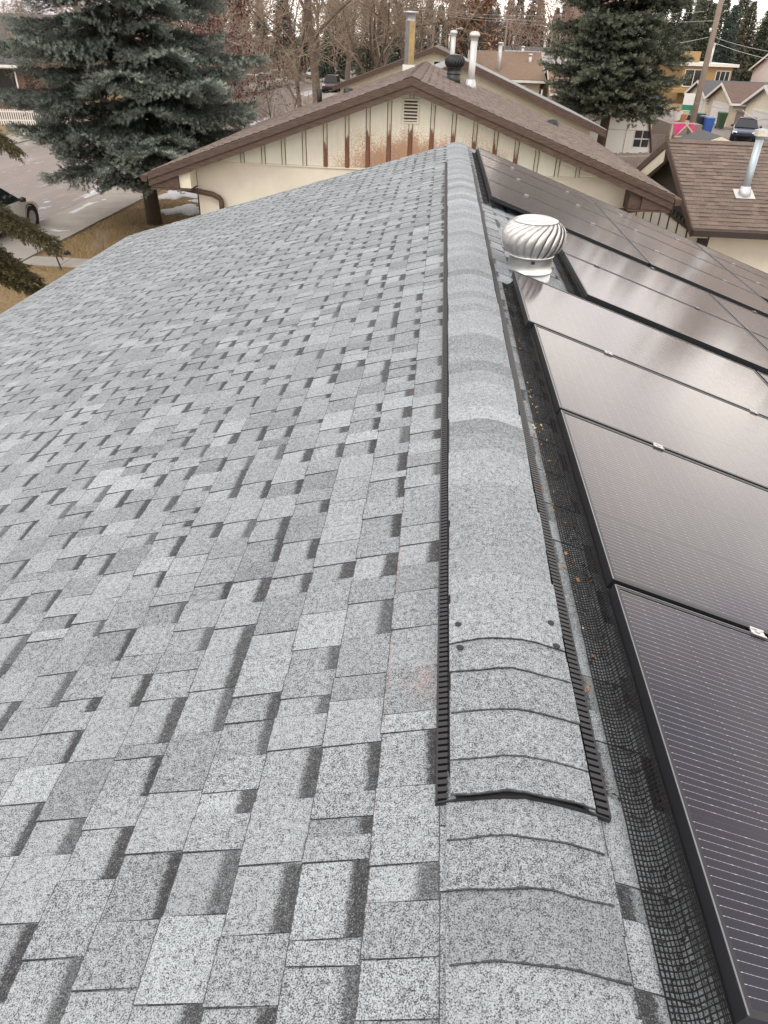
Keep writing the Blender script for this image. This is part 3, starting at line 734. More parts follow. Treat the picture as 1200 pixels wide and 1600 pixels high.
def siding_mat(name, base, amount):
    """cream painted board with rust-brown water stains that rise from its lower edge"""
    mt, nt, b = newmat(name)
    tcn = nt.nodes.new('ShaderNodeNewGeometry').outputs['Position']; sx = nt.nodes.new('ShaderNodeSeparateXYZ'); L(nt, tcn, sx.inputs[0])
    big = noise(nt, 2.2, 4, 0.6, vec=tcn, stretch=(1, 1, .7)); fine = noise(nt, 38, 4, 0.75, vec=tcn); strk = noise(nt, 9, 3, 0.6, vec=tcn, stretch=(3, 3, .35))
    low = N(nt, 'MapRange'); low.inputs['From Min'].default_value = .26; low.inputs['From Max'].default_value = -.62; L(nt, sx.outputs[2], low.inputs['Value'])
    lat = math_(nt, 'SUBTRACT', 1.0, math_(nt, 'DIVIDE', math_(nt, 'ABSOLUTE', math_(nt, 'ADD', sx.outputs[0], .75)), 2.1), True)
    s = math_(nt, 'MULTIPLY', math_(nt, 'MULTIPLY', low.outputs[0], math_(nt, 'POWER', lat, .45)), amount)
    f = math_(nt, 'ADD', math_(nt, 'MULTIPLY', s, .74), math_(nt, 'ADD', math_(nt, 'MULTIPLY', math_(nt, 'SUBTRACT', fine, .5), 1.25), math_(nt, 'MULTIPLY', math_(nt, 'SUBTRACT', big, .5), .6)))
    f = math_(nt, 'MULTIPLY', ramp(nt, f, (.32, 0), (.52, 1)), math_(nt, 'MULTIPLY', s, 1.7, True))
    c = mixc(nt, ramp(nt, big, (.3, 0), (.7, 1)), tuple(x * .88 for x in base), base)
    c = mixc(nt, math_(nt, 'MULTIPLY', ramp(nt, strk, (.35, 0), (.7, .5)), s, True), c, (.50, .33, .19))
    c = mixc(nt, math_(nt, 'MULTIPLY', f, .85), c, mixc(nt, ramp(nt, fine, (.4, 0), (.65, 1)), (.16, .065, .03), (.40, .19, .085)))
    L(nt, c, b.inputs['Base Color']); b.inputs['Roughness'].default_value = .75; bump(nt, b, fine, .25, .004)
    return mt
M['siding'] = siding_mat('stained_cream_siding', (.735, .73, .63), 1.0)
def batten_mat():
    mt, nt, b = newmat('peeling_batten')
    p = nt.nodes.new('ShaderNodeNewGeometry').outputs['Position']; sx = nt.nodes.new('ShaderNodeSeparateXYZ'); L(nt, p, sx.inputs[0])
    n1 = noise(nt, 11, 4, .7, vec=p, stretch=(1, 1, .25))
    low = N(nt, 'MapRange'); low.inputs['From Min'].default_value = .18; low.inputs['From Max'].default_value = -.55; L(nt, sx.outputs[2], low.inputs['Value'])
    lat = math_(nt, 'SUBTRACT', 1.0, math_(nt, 'DIVIDE', math_(nt, 'ABSOLUTE', math_(nt, 'ADD', sx.outputs[0], .6)), 2.6), True)
    f = math_(nt, 'ADD', math_(nt, 'MULTIPLY', low.outputs[0], math_(nt, 'POWER', lat, .6)), math_(nt, 'MULTIPLY', math_(nt, 'SUBTRACT', n1, .5), .7))
    c = mixc(nt, ramp(nt, f, (.36, 0), (.46, 1)), (.60, .565, .44), mixc(nt, n1, (.09, .03, .018), (.24, .10, .05)))
    L(nt, c, b.inputs['Base Color']); b.inputs['Roughness'].default_value = .8
    return mt
M['batten'] = batten_mat()
bx = [x / 14.4 * 14.4 - .255 for x in (-4.59, -4.18, -3.74, -3.33, -2.94, -2.54, -2.14, -1.73, -1.34, -.95, -.555, -.16, .235, .63, 1.02, 1.42, 1.81, 2.21, 2.60, 3.0, 3.38)]
edges = [WX0 + .01] + bx + [WX1]
for a, b_ in zip(edges[:-1], edges[1:]):
    a2, b2 = a + .004, b_ - .004
    if b2 <= a2: continue
    top = [(b2, WALL_Y - .012, max(rz(b2), BZ + .02)), (a2, WALL_Y - .012, max(rz(a2), BZ + .02))]
    if rz(a2) < BZ + .05 and rz(b2) < BZ + .05: continue
    if a2 < NX < b2: top.insert(1, (NX, WALL_Y - .012, rz(NX)))
    mb = MB(); mb.prism([(a2, WALL_Y - .012, BZ), (b2, WALL_Y - .012, BZ)] + top, (0, .018, 0)); mb.build('siding_panel', M['siding'], nb)
for x in bx:
    if rz(x) < BZ + .1: continue
    for s in (-1, 1):
        pass
    spans = [(BZ - .012, None)] if not -.96 < x < -.68 else [(BZ - .012, -.034), (.37, None)]
    for za, zb_ in spans:
        t0, t1 = (rz(x - .032), rz(x + .032)) if zb_ is None else (zb_, zb_)
        if min(t0, t1) < za + .02: continue
        mb = MB(); mb.prism([(x - .026, WALL_Y - .028, za), (x + .026, WALL_Y - .028, za), (x + .026, WALL_Y - .028, t1), (x - .026, WALL_Y - .028, t0)], (0, .015, 0))
        mb.build('batten', M['batten'], nb)
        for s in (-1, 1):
            mb = MB(); mb.prism([(x + s * .036 - .004, WALL_Y - .022, za), (x + s * .036 + .004, WALL_Y - .022, za), (x + s * .036 + .004, WALL_Y - .022, t1), (x + s * .036 - .004, WALL_Y - .022, t0)], (0, .009, 0)); mb.build('batten_shadow_strip', M['dark_brown'], nb)  # dark strips standing in for the shadow line beside each batten
mb = MB(); mb.box(WX0, WX1, WALL_Y - .018, WALL_Y + .010, BZ - .035, BZ - .003); mb.build('drip_rail', M['cream_paint'], nb)
gv = MB(); gx0, gx1, gz0, gz1 = -.945, -.70, .0, .335
for a in ((gx0 - .03, gx0, gz0 - .03, gz1 + .03), (gx1, gx1 + .03, gz0 - .03, gz1 + .03), (gx0, gx1, gz0 - .03, gz0), (gx0, gx1, gz1, gz1 + .03)):
    gv.box(a[0], a[1], WALL_Y - .045, WALL_Y - .0125, a[2], a[3])
gvo = gv.build('gable_vent', M['cream_paint'], nb)
mb = MB(); mb.box(gx0, gx1, WALL_Y - .020, WALL_Y - .0125, gz0, gz1); mb.build('vent_backing', M['dark_brown'], gvo)
for i in range(6):
    z = gz0 + .012 + i * .054; mb = MB()
    mb.prism([(gx0, WALL_Y - .044, z), (gx0, WALL_Y - .021, z + .018), (gx0, WALL_Y - .021, z + .028), (gx0, WALL_Y - .044, z + .022)], (gx1 - gx0, 0, 0)); mb.build('slat', M['cream_paint'], gvo)
for s in (-1, 1):                                                     # eave boxes, gutters and brown downspouts
    xe = NX + s * NW; ze = NZ - NS * NW; xw = WX0 if s < 0 else WX1
    mb = MB(); mb.box(min(xe - s * .02, xw), max(xe - s * .02, xw), NY0 + .033, NY1 - .05, ze - .30, ze - .27); mb.build('eave_soffit', M['wood_brown'], nb)
    mb = MB(); mb.box(min(xw, xw + s * .22), max(xw, xw + s * .22), WALL_Y - .40, WALL_Y - .008, ze - .262, ze - .0 + .10 - .08); mb.build('eave_return', M['cream_paint'] if s < 0 else M['wood_brown'], nb)
    mb = MB(); mb.box(min(xw + s * .222, xe - s * .012), max(xw + s * .222, xe - s * .012), NY0 + .034, NY0 + .06, ze - .262, ze - .03); mb.build('return_board', M['wood_brown'], nb)
    mb = MB(); xg = xe + s * .075
    mb.prism([(xg - .06, NY0 - .02, ze - .05), (xg - .05, NY0 - .02, ze - .16), (xg + .05, NY0 - .02, ze - .16), (xg + .06, NY0 - .02, ze - .05)], (0, NY1 - NY0, 0)); mb.build('gutter', M['wood_brown'], nb)
    x1 = xw - s * .47
    mb = MB(); pth = [(xe - s * .05, NY0 + .35, ze - .17), (xe - s * .12, NY0 + .36, ze - .26), (x1 + s * .16, WALL_Y - .10, ze - .40), (x1 + s * .13, WALL_Y - .10, ze - .415), (x1 + s * .03, WALL_Y - .09, ze - .465), (x1 + s * .005, WALL_Y - .085, ze - .50), (x1, WALL_Y - .085, ze - .56), (x1, WALL_Y - .085, GZ + .2)]
    mb.tube(pth, .050, 12); mb.build('downspout', M['wood_brown'] if s < 0 else M['dark_brown'], nb, True)
mb = MB(); mb.box(WX0 - .03, WX0 - .002, WALL_Y + .02, WALL_Y + .12, GZ, -1.3); mb.build('corner_board', M['dark_brown'], nb)
def on_nb(x, y): return (x, y, NZ - NS * abs(x - NX))
def flue(parent, base, h, r, mat, capr=1.55, square=False, collar=True, lab=None):
    """vent pipe with flashing, storm collar and rain cap, as parts"""
    x, y, z = base; mb = MB(); mb.lathe(base, [(r, -.25), (r, h)], 16); p = mb.build('flue_pipe', mat, parent, True)
    if collar:
        mb = MB(); mb.lathe(base, [(r * 2.2, -.12), (r * 1.3, .16), (r * 1.02, .17)], 16); mb.build('flashing', M['galv_dull'], p, True)
    mb = MB(); mb.lathe((x, y, z + h), [(r * .9, -.02), (r * 1.15, .0), (r * 1.15, .07), (r * capr, .075), (r * capr, .12), (r * 1.1, .17), (0, .19)], 16, cap=False); mb.build('rain_cap', mat, p, True)
    if lab: p['label'] = lab
    return p
M['white_metal'] = simple('white_metal', (.52, .52, .51), .4, .3, var=.12)
flue(nb, on_nb(.43, 21.3), 1.0, .085, M['white_metal'], lab='tall white flue pipe with domed cap')
b0 = on_nb(-1.27, 23.6)
mb = MB(); mb.box(b0[0] - .17, b0[0] + .17, b0[1] - .17, b0[1] + .17, b0[2] - .2, b0[2] + .10); fb = mb.build('chimney_base', M['white_paint'], nb)
mb = MB(); mb.box(b0[0] - .02, b0[0] + .13, b0[1] - .12, b0[1] + .12, b0[2] + .10, b0[2] + 1.12); mb.build('yellow_casing', simple('yellowed_casing', (.36, .25, .09), .6, c2=(.2, .16, .09), scale=9), fb)
mb = MB(); mb.box(b0[0] - .13, b0[0] - .022, b0[1] - .12, b0[1] + .12, b0[2] + .10, b0[2] + 1.12); mb.build('grey_casing', simple('sooty_steel', (.17, .165, .16), .6, .3, scale=8), fb)
mb = MB(); mb.lathe((b0[0], b0[1], b0[2] + 1.12), [(.13, 0), (.13, .16), (.20, .165), (.20, .21), (0, .22)], 18, cap=False); mb.build('rain_cap', M['galv_dull'], fb, True)
turbine('turbine_vent', 'black turbine vent standing on the brown neighbouring roof', (-.03, 20.2, on_nb(-.03, 20.2)[2] + .08), 1.12, M['rib_plastic'], M['black_plastic'], nb=20)
for (x, y, h, r) in ((-3.55, 21.8, .30, .065), (-2.75, 21.6, .08, .13)):
    b0 = on_nb(x, y); mb = MB(); mb.lathe(b0, [(r, -.15), (r, h), (r * .8, h + .01), (r * .8, h - .05)], 14); mb.build('vent_pipe', M['black_plastic'], nb, True)
b0 = on_nb(2.62, 21.2); mb = MB()
mb.lathe((b0[0], b0[1], b0[2] - .05), [(.17, 0), (.165, .09), (.12, .15), (0, .17)], 16, cap=False); mb.build('roof_vent', M['black_plastic'], nb, True)

# ---------------- garage on the right
GX0, GYR, GYE, GRZ, GSL = 4.93, 18.6, 15.42, -.475, .393
ga = thing('garage', 'cream garage with brown shingled roof and grey flue on the right', 'garage', (8, GYR, GZ)); GX1 = 13.6
GYB = GYR + (GYR - GYE); gez = GRZ - GSL * (GYR - GYE); t_ = .10
d = MB(); d.prism([(GX0, GYE, gez), (GX0, GYR, GRZ), (GX0, GYB, gez), (GX0, GYB, gez - t_), (GX0, GYR, GRZ - t_), (GX0, GYE, gez - t_)], (GX1 - GX0, 0, 0))
groof = col_(d, (.8, 0, .5)).build('roof', M['brown_shingle'], ga)
gc = 1 / math.sqrt(1 + GSL * GSL)
for s, sd_ in ((-1, 31), (1, 32)):
    mb = MB(); shingle_rows(mb, lambda q, x, h: (x, GYR + s * (q * gc + h * GSL * gc), GRZ - q * gc * GSL + h * gc), (GYR - GYE) / gc, GX0 - .01, GX1, .143, .10, .28, sd_, .011)
    mb.build('shingle_field', M['brown_shingle'], groof, kind='stuff')
x = GX0
while x < GX1 - .05:
    xe = min(x + .298, GX1); mb = MB()
    for s in (-1, 1):
        p = [(x, GYR, GRZ + .014), (xe, GYR, GRZ + .02), (xe, GYR + s * .15, GRZ - .15 * GSL + .02), (x, GYR + s * .15, GRZ - .15 * GSL + .014)]
        if s < 0: p = p[::-1]
        mb.hexa([(a, b, c - .01) for a, b, c in p] + [(a, b, c + .01) for a, b, c in p], 0, (rng.uniform(.75, 1.05), 0, .5), [(0, 0)] * 4, (.4, 0, .5))
    mb.build('ridge_cap_shingle', M['brown_shingle'], groof); x += .3
for s in (-1, 1):
    ye = GYR + s * (GYR - GYE)
    p = [(GX0 - .035, GYR, GRZ - .005), (GX0 - .035, ye, gez - .005), (GX0 - .035, ye, gez - .17), (GX0 - .035, GYR, GRZ - .17)]
    if s > 0: p = p[::-1]
    mb = MB(); mb.prism(p, (.034, 0, 0)); mb.build('barge_board', M['wood_brown'], ga)
    p = [(GX0 + .002, GYR, GRZ - .16), (GX0 + .002, ye, gez - .16), (GX0 + .002, ye, gez - .178), (GX0 + .002, GYR, GRZ - .178)]
    if s > 0: p = p[::-1]
    mb = MB(); mb.prism(p, (.32, 0, 0)); mb.build('soffit', M['cream_paint'], ga)
    if s > 0:
        p = [(GX0 - .012, GYR, GRZ - .175), (GX0 - .012, ye, gez - .175), (GX0 - .012, ye, gez - .46), (GX0 - .012, GYR, GRZ - .46)][::-1]
        mb = MB(); mb.prism(p, (.012, 0, 0)); mb.build('inner_barge', M['cream_paint'], ga)
mb = MB(); mb.box(GX0 - .03, GX1, GYE - .12, GYE - .01, gez - .13, gez - .015); mb.build('gutter', M['dark_brown'], ga)
gx = GX0 + .34; gy0, gy1 = GYE + .42, GYB - .42
mb = MB(); mb.prism([(gx, gy0, GZ - .3), (gx, gy1, GZ - .3), (gx, gy1, gez + .02), (gx, GYR, GRZ - .19), (gx, gy0, gez + .02)][::-1], (GX1 - .5 - gx, 0, 0)); mb.build('wall', M['stucco'], ga)
mb = MB(); zz = gez - .14
mb.prism([(gx - .03, gy0 + .02, zz), (gx - .03, GYR, GRZ - .20), (gx - .03, gy1 - .02, zz)], (.026, 0, 0)); mb.build('gable_panel', M['dark_brown'], ga)
mb = MB(); mb.box(gx - .05, gx - .031, gy0 + .02, gy1 - .02, zz - .14, zz - .002); mb.build('belt_board', M['dark_brown'], ga)
n = 7
for i in range(n):
    ya, yb = gy0 + .14 + (gy1 - gy0 - .28) * i / n, gy0 + .14 + (gy1 - gy0 - .28) * (i + 1) / n
    mb = MB(); mb.box(gx - .018, gx - .004, ya + .035, yb - .035, GZ + .1, zz - .145); mb.build('wall_panel', simple('off_white_panel', (.80, .77, .71), .8, var=.1, scale=2) if i == 0 else bpy.data.materials['off_white_panel'], ga)
    mb = MB(); mb.box(gx - .032, gx - .004, yb - .033, yb + .033, GZ + .1, zz - .145); mb.build('batten', M['dark_brown'], ga)
mb = MB(); mb.box(gx - .035, gx + .16, gy0 - .03, gy0 + .11, GZ, gez - .10); mb.build('corner_board', M['dark_brown'], ga)
for i in range(9):                                                    # icicle-like brackets under the barge, dark notches on the belt
    y = gy0 + .25 + i * .3; mb = MB(); mb.box(gx - .07, gx - .051, y, y + .10, zz - .06, zz + .03); mb.build('notch', M['black_plastic'], ga)
bxp, byp = 6.18, 16.62; bz = GRZ - GSL * (GYR - byp)
mb = MB(); q = [(bxp + a, byp + b_, GRZ - GSL * (GYR - byp - b_) + h) for h in (.016, .022) for a, b_ in ((-.2, -.16), (.2, -.16), (.2, .16), (-.2, .16))]; mb.hexa(q); mb.build('flashing_plate', M['white_metal'], ga)
pp = flue(ga, (bxp, byp, bz), 1.05, .075, simple('blue_grey_steel', (.40, .46, .50), .42, .55, var=.15), capr=1.2)
mb = MB(); mb.box(bxp - .105, bxp + .105, byp - .105, byp + .105, bz + 1.10, bz + 1.21); mb.build('square_cap', simple('ivory_metal', (.60, .58, .50), .6, var=.25, scale=14), pp)

# ---------------- generic houses farther off
def house_box(name, label, cat, x0, x1, y0, y1, ze, slope, axis, wallm, roofm, trim, over=.4, wins=(), gz=GZ, doors=(), flues=(), flat=False, boards=False):
    t = thing(name, label, cat, ((x0 + x1) / 2, (y0 + y1) / 2, gz))
    half = ((y1 - y0) if axis == 'x' else (x1 - x0)) / 2; zr_ = ze + slope * half
    cx_, cy_ = (x0 + x1) / 2, (y0 + y1) / 2
    mb = MB()
    if flat: mb.box(x0, x1, y0, y1, gz - .3, ze)
    elif axis == 'y': mb.prism([(x0, y0, gz - .3), (x1, y0, gz - .3), (x1, y0, ze), (cx_, y0, zr_), (x0, y0, ze)], (0, y1 - y0, 0))
    else: mb.prism([(x0, y0, gz - .3), (x0, y0, ze), (x0, cy_, zr_), (x0, y1, ze), (x0, y1, gz - .3)], (x1 - x0, 0, 0))
    mb.build('wall', wallm, t)
    r = MB(); th_ = .14; up = .02
    if flat:
        r.box(x0 - over, x1 + over, y0 - over, y1 + over, ze + .005, ze + .32)
    elif axis == 'y':
        for s in (-1, 1):
            xe = cx_ + s * (half + over); zE = ze - slope * over
            p = [(cx_, y0 - over, zr_ + up), (xe, y0 - over, zE + up), (xe, y0 - over, zE + up + th_), (cx_, y0 - over, zr_ + up + th_)]
            r.prism(p if s > 0 else p[::-1], (0, y1 - y0 + 2 * over, 0))
    else:
        for s in (-1, 1):
            ye = cy_ + s * (half + over); zE = ze - slope * over
            p = [(x0 - over, cy_, zr_ + up), (x0 - over, ye, zE + up), (x0 - over, ye, zE + up + th_), (x0 - over, cy_, zr_ + up + th_)]
            r.prism(p if s < 0 else p[::-1], (x1 - x0 + 2 * over, 0, 0))
    rf = col_(r).build('roof', roofm, t)
    if not flat:
        for s in (-1, 1):
            if axis == 'y':
                for yy in (y0 - over - .03, y1 + over + .002):
                    xe = cx_ + s * (half + over); zE = ze - slope * over; mb = MB()
                    p = [(cx_, yy, zr_ - .08), (xe, yy, zE - .08), (xe, yy, zE + up + th_ - .02), (cx_, yy, zr_ + up + th_ - .02)]
                    mb.prism(p if s > 0 else p[::-1], (0, .028, 0)); mb.build('barge_board', trim, t)
            else:
                for xx in (x0 - over - .03, x1 + over + .002):
                    ye = cy_ + s * (half + over); zE = ze - slope * over; mb = MB()
                    p = [(xx, cy_, zr_ - .08), (xx, ye, zE - .08), (xx, ye, zE + up + th_ - .02), (xx, cy_, zr_ + up + th_ - .02)]
                    mb.prism(p if s < 0 else p[::-1], (.028, 0, 0)); mb.build('barge_board', trim, t)
                ye = cy_ + s * (half + over); zE = ze - slope * over
                mb = MB(); mb.box(x0 - over, x1 + over, min(ye, ye + s * .1), max(ye, ye + s * .1), zE - .06, zE + .1); mb.build('gutter', trim, t)
    def opening(nm, face, a0, a1, z0, z1, mat, fr=.06, mull=0):
        """opening on face 'S' (towards the camera, y0), 'W' (x0) or 'E' (x1)"""
        def B(mb, u0, u1, w0, w1, d0, d1):
            if face == 'S': mb.box(u0, u1, y0 - d1, y0 - d0, w0, w1)
            elif face == 'W': mb.box(x0 - d1, x0 - d0, u0, u1, w0, w1)
            else: mb.box(x1 + d0, x1 + d1, u0, u1, w0, w1)
        f = MB()
        for q in ((a0, a0 + fr, z0, z1), (a1 - fr, a1, z0, z1), (a0 + fr, a1 - fr, z0, z0 + fr), (a0 + fr, a1 - fr, z1 - fr, z1)): B(f, *q, .003, .06)
        for i in range(mull):
            c = a0 + (a1 - a0) * (i + 1) / (mull + 1); B(f, c - fr * .4, c + fr * .4, z0 + fr, z1 - fr, .006, .055)
        o = f.build(nm, M['white_paint'], t)
        p = MB(); B(p, a0 + fr, a1 - fr, z0 + fr, z1 - fr, .003, .02); p.build('pane' if nm == 'window' else 'panel', mat, o)
        if nm == 'overhead_door':
            for i in range(4):
                za, zb = z0 + fr + (z1 - z0 - 2 * fr) * i / 4, z0 + fr + (z1 - z0 - 2 * fr) * (i + 1) / 4
                p = MB(); B(p, a0 + fr, a1 - fr, za + .02, zb - .02, .021, .035); p.build('section', mat, o)
    for wv in wins: opening('window', *wv)
    for dv in doors: opening('overhead_door', *dv)
    for fx, fy, h, r_ in flues:
        if axis == 'y': zz = zr_ - slope * abs(fx - cx_)
        else: zz = zr_ - slope * abs(fy - cy_)
        flue(t, (fx, fy, zz + .15), h, r_, M['white_metal'], collar=False)
    return t
G = M['dark_glass']
# pale roofed house just behind the neighbour
house_box('house', 'low house with pale grey roof and brown fascia behind the neighbour roof', 'house', -4.1, 4.75, 27.4, 35, -1.02, .37, 'y', M['cream_paint'], M['pale_shingle'], M['wood_brown'], .45, flues=((-.02, 30.5, .75, .085),))
# cream gable seen left of the turbine
house_box('house', 'cream gabled house with brown roof behind the yellow chimney', 'house', -5.9, 4.2, 45, 56, -1.0, .36, 'y', M['cream_paint'], M['brown_shingle'], M['wood_brown'], .4, wins=(('S', -.9, -.45, -.1, .35, M['dark_glass'], .05),))
house_box('house', 'taupe gabled house with white barge boards in the distance', 'house', -6.2, 4.0, 82, 94, -1.4, .42, 'y', simple('taupe_wall', (.36, .31, .28), .85), M['slate_shingle'], M['white_paint'], .4, flues=((-.9, 84, 1.5, .09), (.0, 85, 1.2, .08)))
house_box('house', 'house with wide tan roof and white gutter beyond the flue pipe', 'house', 2.0, 7.3, 66, 76, -1.15, .33, 'x', M['tan_wall'], M['tan_shingle'], M['white_paint'], .35, wins=(('S', 5.0, 6.2, -2.6, -1.5, simple('yellow_blind', (.5, .36, .05), .5), .07),), flues=((4.0, 67.2, 1.7, .15), (6.6, 69, .4, .12)))
house_box('house', 'long dark grey roofed house under the distant conifers', 'house', 7, 24, 122, 134, -1.1, .30, 'x', M['brick_red'], M['slate_shingle'], M['white_paint'], .5, flues=((9.5, 126, 1.6, .14), (14, 125, 1.6, .16), (19, 127, 1.2, .15)))
house_box('house', 'house with pale grey roof and pinkish wall behind the bare tree', 'house', 6.6, 15.2, 88, 99, -1.35, .32, 'x', M['pink_wall'], M['pale_shingle'], M['white_paint'], .4, wins=(('S', 9.2, 10.1, -3.3, -2.4, G, .07),), flues=((7.8, 90, 1.4, .14),))
house_box('garage', 'small tan garage with brown roof and white barge board in the middle distance', 'garage', 8.0, 12.6, 62, 69.5, -1.75, .38, 'x', M['tan_wall'], M['tan_shingle'], M['white_paint'], .35, wins=(('S', 9.0, 10.2, -3.2, -2.3, G, .06),))
house_box('shed', 'small dark grey roofed shed beside the spruce', 'shed', 8.1, 11.4, 54, 58.5, -1.75, .4, 'x', M['wood_brown'], M['slate_shingle'], M['dark_brown'], .25)
# honey coloured modern house at the right
house_box('house', 'modern honey timber house with flat white roof beyond the utility pole', 'house', 28.6, 34.5, 104, 116, -.42, 0, 'x', M['yellow_wood'], M['white_paint'], M['white_paint'], .5, flat=True,
          wins=(('S', 28.9, 31.2, -2.6, -.75, G, .09, 1), ('S', 32.6, 34.3, -2.6, -.8, G, .08, 2)), flues=((32.2, 106, 2.0, .16),))
mb = MB(); mb.box(29.3, 31.2, 107, 109, -.09, 1.05); tag(mb.build('chimney', M['yellow_wood']), 'honey timber chimney box on the flat white roof', 'chimney')
mb = MB(); mb.box(26.6, 31.6, 101.6, 103.9, -3.15, -2.75); bal = tag(mb.build('balcony', M['yellow_wood']), 'honey timber balcony under the windows of the modern house', 'balcony')
# lane garages with gables facing the lane
house_box('garage', 'cream lane garage with grey roof left of the utility pole', 'garage', 24.9, 33, 80.3, 86.6, -2.5, .36, 'x', M['cream_paint'], M['slate_shingle'], M['white_paint'], .35, doors=(('W', 81.2, 85.2, GZ - .1, -2.65, M['white_paint'], .1),))
house_box('garage', 'tan lane garage with brown roof and white overhead door', 'garage', 24.6, 33, 71.9, 78.6, -2.45, .36, 'x', M['tan_wall'], simple('dark_brown_roof', (.13, .085, .07), .9, var=.3, scale=2), M['white_paint'], .35, doors=(('W', 72.6, 77.3, GZ - .1, -2.6, M['white_paint'], .12),))
house_box('garage', 'yellow cream lane garage nearest, with big white overhead door', 'garage', 24.6, 33, 61.6, 68.9, -2.3, .36, 'x', M['cream_paint'], M['pale_shingle'], M['white_paint'], .35, doors=(('W', 62.4, 67.2, GZ - .1, -2.55, M['white_paint'], .12),))
# brick house over the road, with an upper storey
lh = house_box('house', 'red brick house with grey lean-to roof across the road', 'house', -46, -28.95, 55, 64, -.95, .34, 'x', M['brick_red'], M['slate_shingle'], M['white_paint'], .45, wins=(('S', -31.0, -29.45, -2.95, -1.15, G, .1), ('S', -38, -35, -3.0, -1.2, G, .1)))
house_box('house', 'upper tan house with white eave behind the brick house', 'house', -50, -33.5, 66, 75, .55, .3, 'x', M['tan_wall'], M['slate_shingle'], M['white_paint'], .45, wins=(('S', -36, -34.6, -1, .2, G, .1),))
house_box('house', 'brown house glimpsed beyond the parked cars on the left', 'house', -36, -27, 120, 132, -1.2, .36, 'y', M['brick_red'], M['slate_shingle'], M['white_paint'], .4, wins=(('S', -33, -31, -3, -1.6, G, .1),))
house_box('house', 'cream house glimpsed through bare branches on the left', 'house', -34, -26.5, 84, 95, -1.0, .36, 'y', M['tan_wall'], M['brown_shingle'], M['white_paint'], .4, wins=(('S', -31.5, -29, -3, -1.5, G, .1),))
# the rest of the street, right of the lane
house_box('house', 'grey house behind pink twigs at the far right', 'house', 38, 50, 96, 107, -.6, .35, 'x', M['pink_wall'], M['tan_shingle'], M['white_paint'], .4, wins=(('S', 40, 42, -2.4, -1, G, .1),))

# ---------------- white barn-shaped shed behind the fence
sh = thing('shed', 'white gambrel shed with a four pane window behind the grey fence', 'shed', (8.2, 38, GZ))
sx0, sx1, sy, sd_ = 5.7, 9.55, 38.0, 3.2
prof = [(sx0, sy, GZ - .2), (sx1 + .35, sy, GZ - .2), (sx1 + .05, sy, -2.75), (sx1 - .35, sy, -1.35), (7.6, sy, -.75), (sx0 + .35, sy, -1.35), (sx0 - .05, sy, -2.75)]
mb = MB(); mb.prism(prof, (0, sd_, 0)); mb.build('wall', simple('shed_white', (.80, .79, .76), .6, var=.06), sh)
mb = MB()
for a, b_ in ((prof[1], prof[2]), (prof[2], prof[3]), (prof[3], prof[4]), (prof[4], prof[5]), (prof[5], prof[6])):
    dx, dz = b_[0] - a[0], b_[2] - a[2]; l = math.hypot(dx, dz); nx, nz_ = dz / l * .07, -dx / l * .07
    if nz_ < 0 and abs(dx) > abs(dz): nx, nz_ = -nx, -nz_
    mb.prism([(a[0], sy - .08, a[2]), (a[0] + nx, sy - .08, a[2] + nz_), (b_[0] + nx, sy - .08, b_[2] + nz_), (b_[0], sy - .08, b_[2])][::-1], (0, sd_ + .16, 0))
mb.build('roof', M['dark_brown'], sh)
wx, wz = 8.78, -2.62
for i in range(2):
    for j in range(2):
        mb = MB(); mb.box(wx + i * .36, wx + i * .36 + .30, sy - .03, sy - .004, wz + j * .36, wz + j * .36 + .30); mb.build('window_pane', M['black_plastic'], sh)
for x in (6.55, 7.5, 8.35): mb = MB(); mb.box(x - .015, x + .015, sy - .012, sy - .003, GZ, -1.3); mb.build('wall_seam', M['tan_wall'], sh)
for z in (-1.95,): mb = MB(); mb.box(sx0 + .2, sx1 - .1, sy - .014, sy - .003, z - .012, z + .012); mb.build('wall_seam', M['tan_wall'], sh)
for p in ((6.2, -3.1, 7.0, -3.15), (7.25, -3.2, 8.6, -3.6)):
    mb = MB(); mb.bar((p[0], sy - .03, p[1]), (p[2], sy - .03, p[3]), .04, .07); mb.build('dark_pole', M['dark_brown'], sh)
mb = MB(); mb.box(5.6, 6.5, 36.9, 37.8, GZ, -2.35); tag(mb.build('utility_box', M['galv_dull']), 'grey metal box under the spruce beside the white shed', 'box')
# ---------------- fences
def board_fence(name, label, p0, p1, h, mat, bw=.14, gap=.012, rails=True, picket=False):
    t = thing(name, label, 'fence', p0); a, b_ = Vector(p0), Vector(p1); d = (b_ - a); n = int(d.length / (bw + gap)); d.normalize(); nrm = Vector((-d.y, d.x, 0))
    for i in range(n):
        c = a + d * (i * (bw + gap)); hh = h * rng.uniform(.985, 1.01); e_ = c + d * bw
        o = [c, e_, e_ + nrm * .02, c + nrm * .02]
        mb = MB(); mb.hexa([tuple(p) for p in o] + [(p.x, p.y, p.z + hh) for p in o]); mb.build('picket' if picket else 'board', mat, t)
    if rails:
        for z in (.3, h * .85):
            mb = MB(); mb.bar(a + Vector((0, 0, z)) + nrm * .045, b_ + Vector((0, 0, z)) + nrm * .045, .05, .09); mb.build('rail', mat, t)
    return t
board_fence('wooden_fence', 'silvered board fence between the neighbour house and the garage', (5.6, 33.2, GZ), (10.5, 35.0, GZ), 1.85, M['grey_wood'])
mb = MB(); mb.prism([(5.3, 32.2, -2.62), (8.6, 32.9, -2.52), (8.55, 33.15, -2.50), (5.2, 32.5, -2.60)], (0, 0, .10)); mb_o = mb.build('fence_cap', M['grey_wood']); tag(mb_o, 'grey plank lying along the top of the board fence', 'plank')
board_fence('picket_fence', 'white picket fence in front of the brick house', (-30.5, 51, GZ), (-24.9, 52.5, GZ), .95, M['white_paint'], .07, .07, True, True)
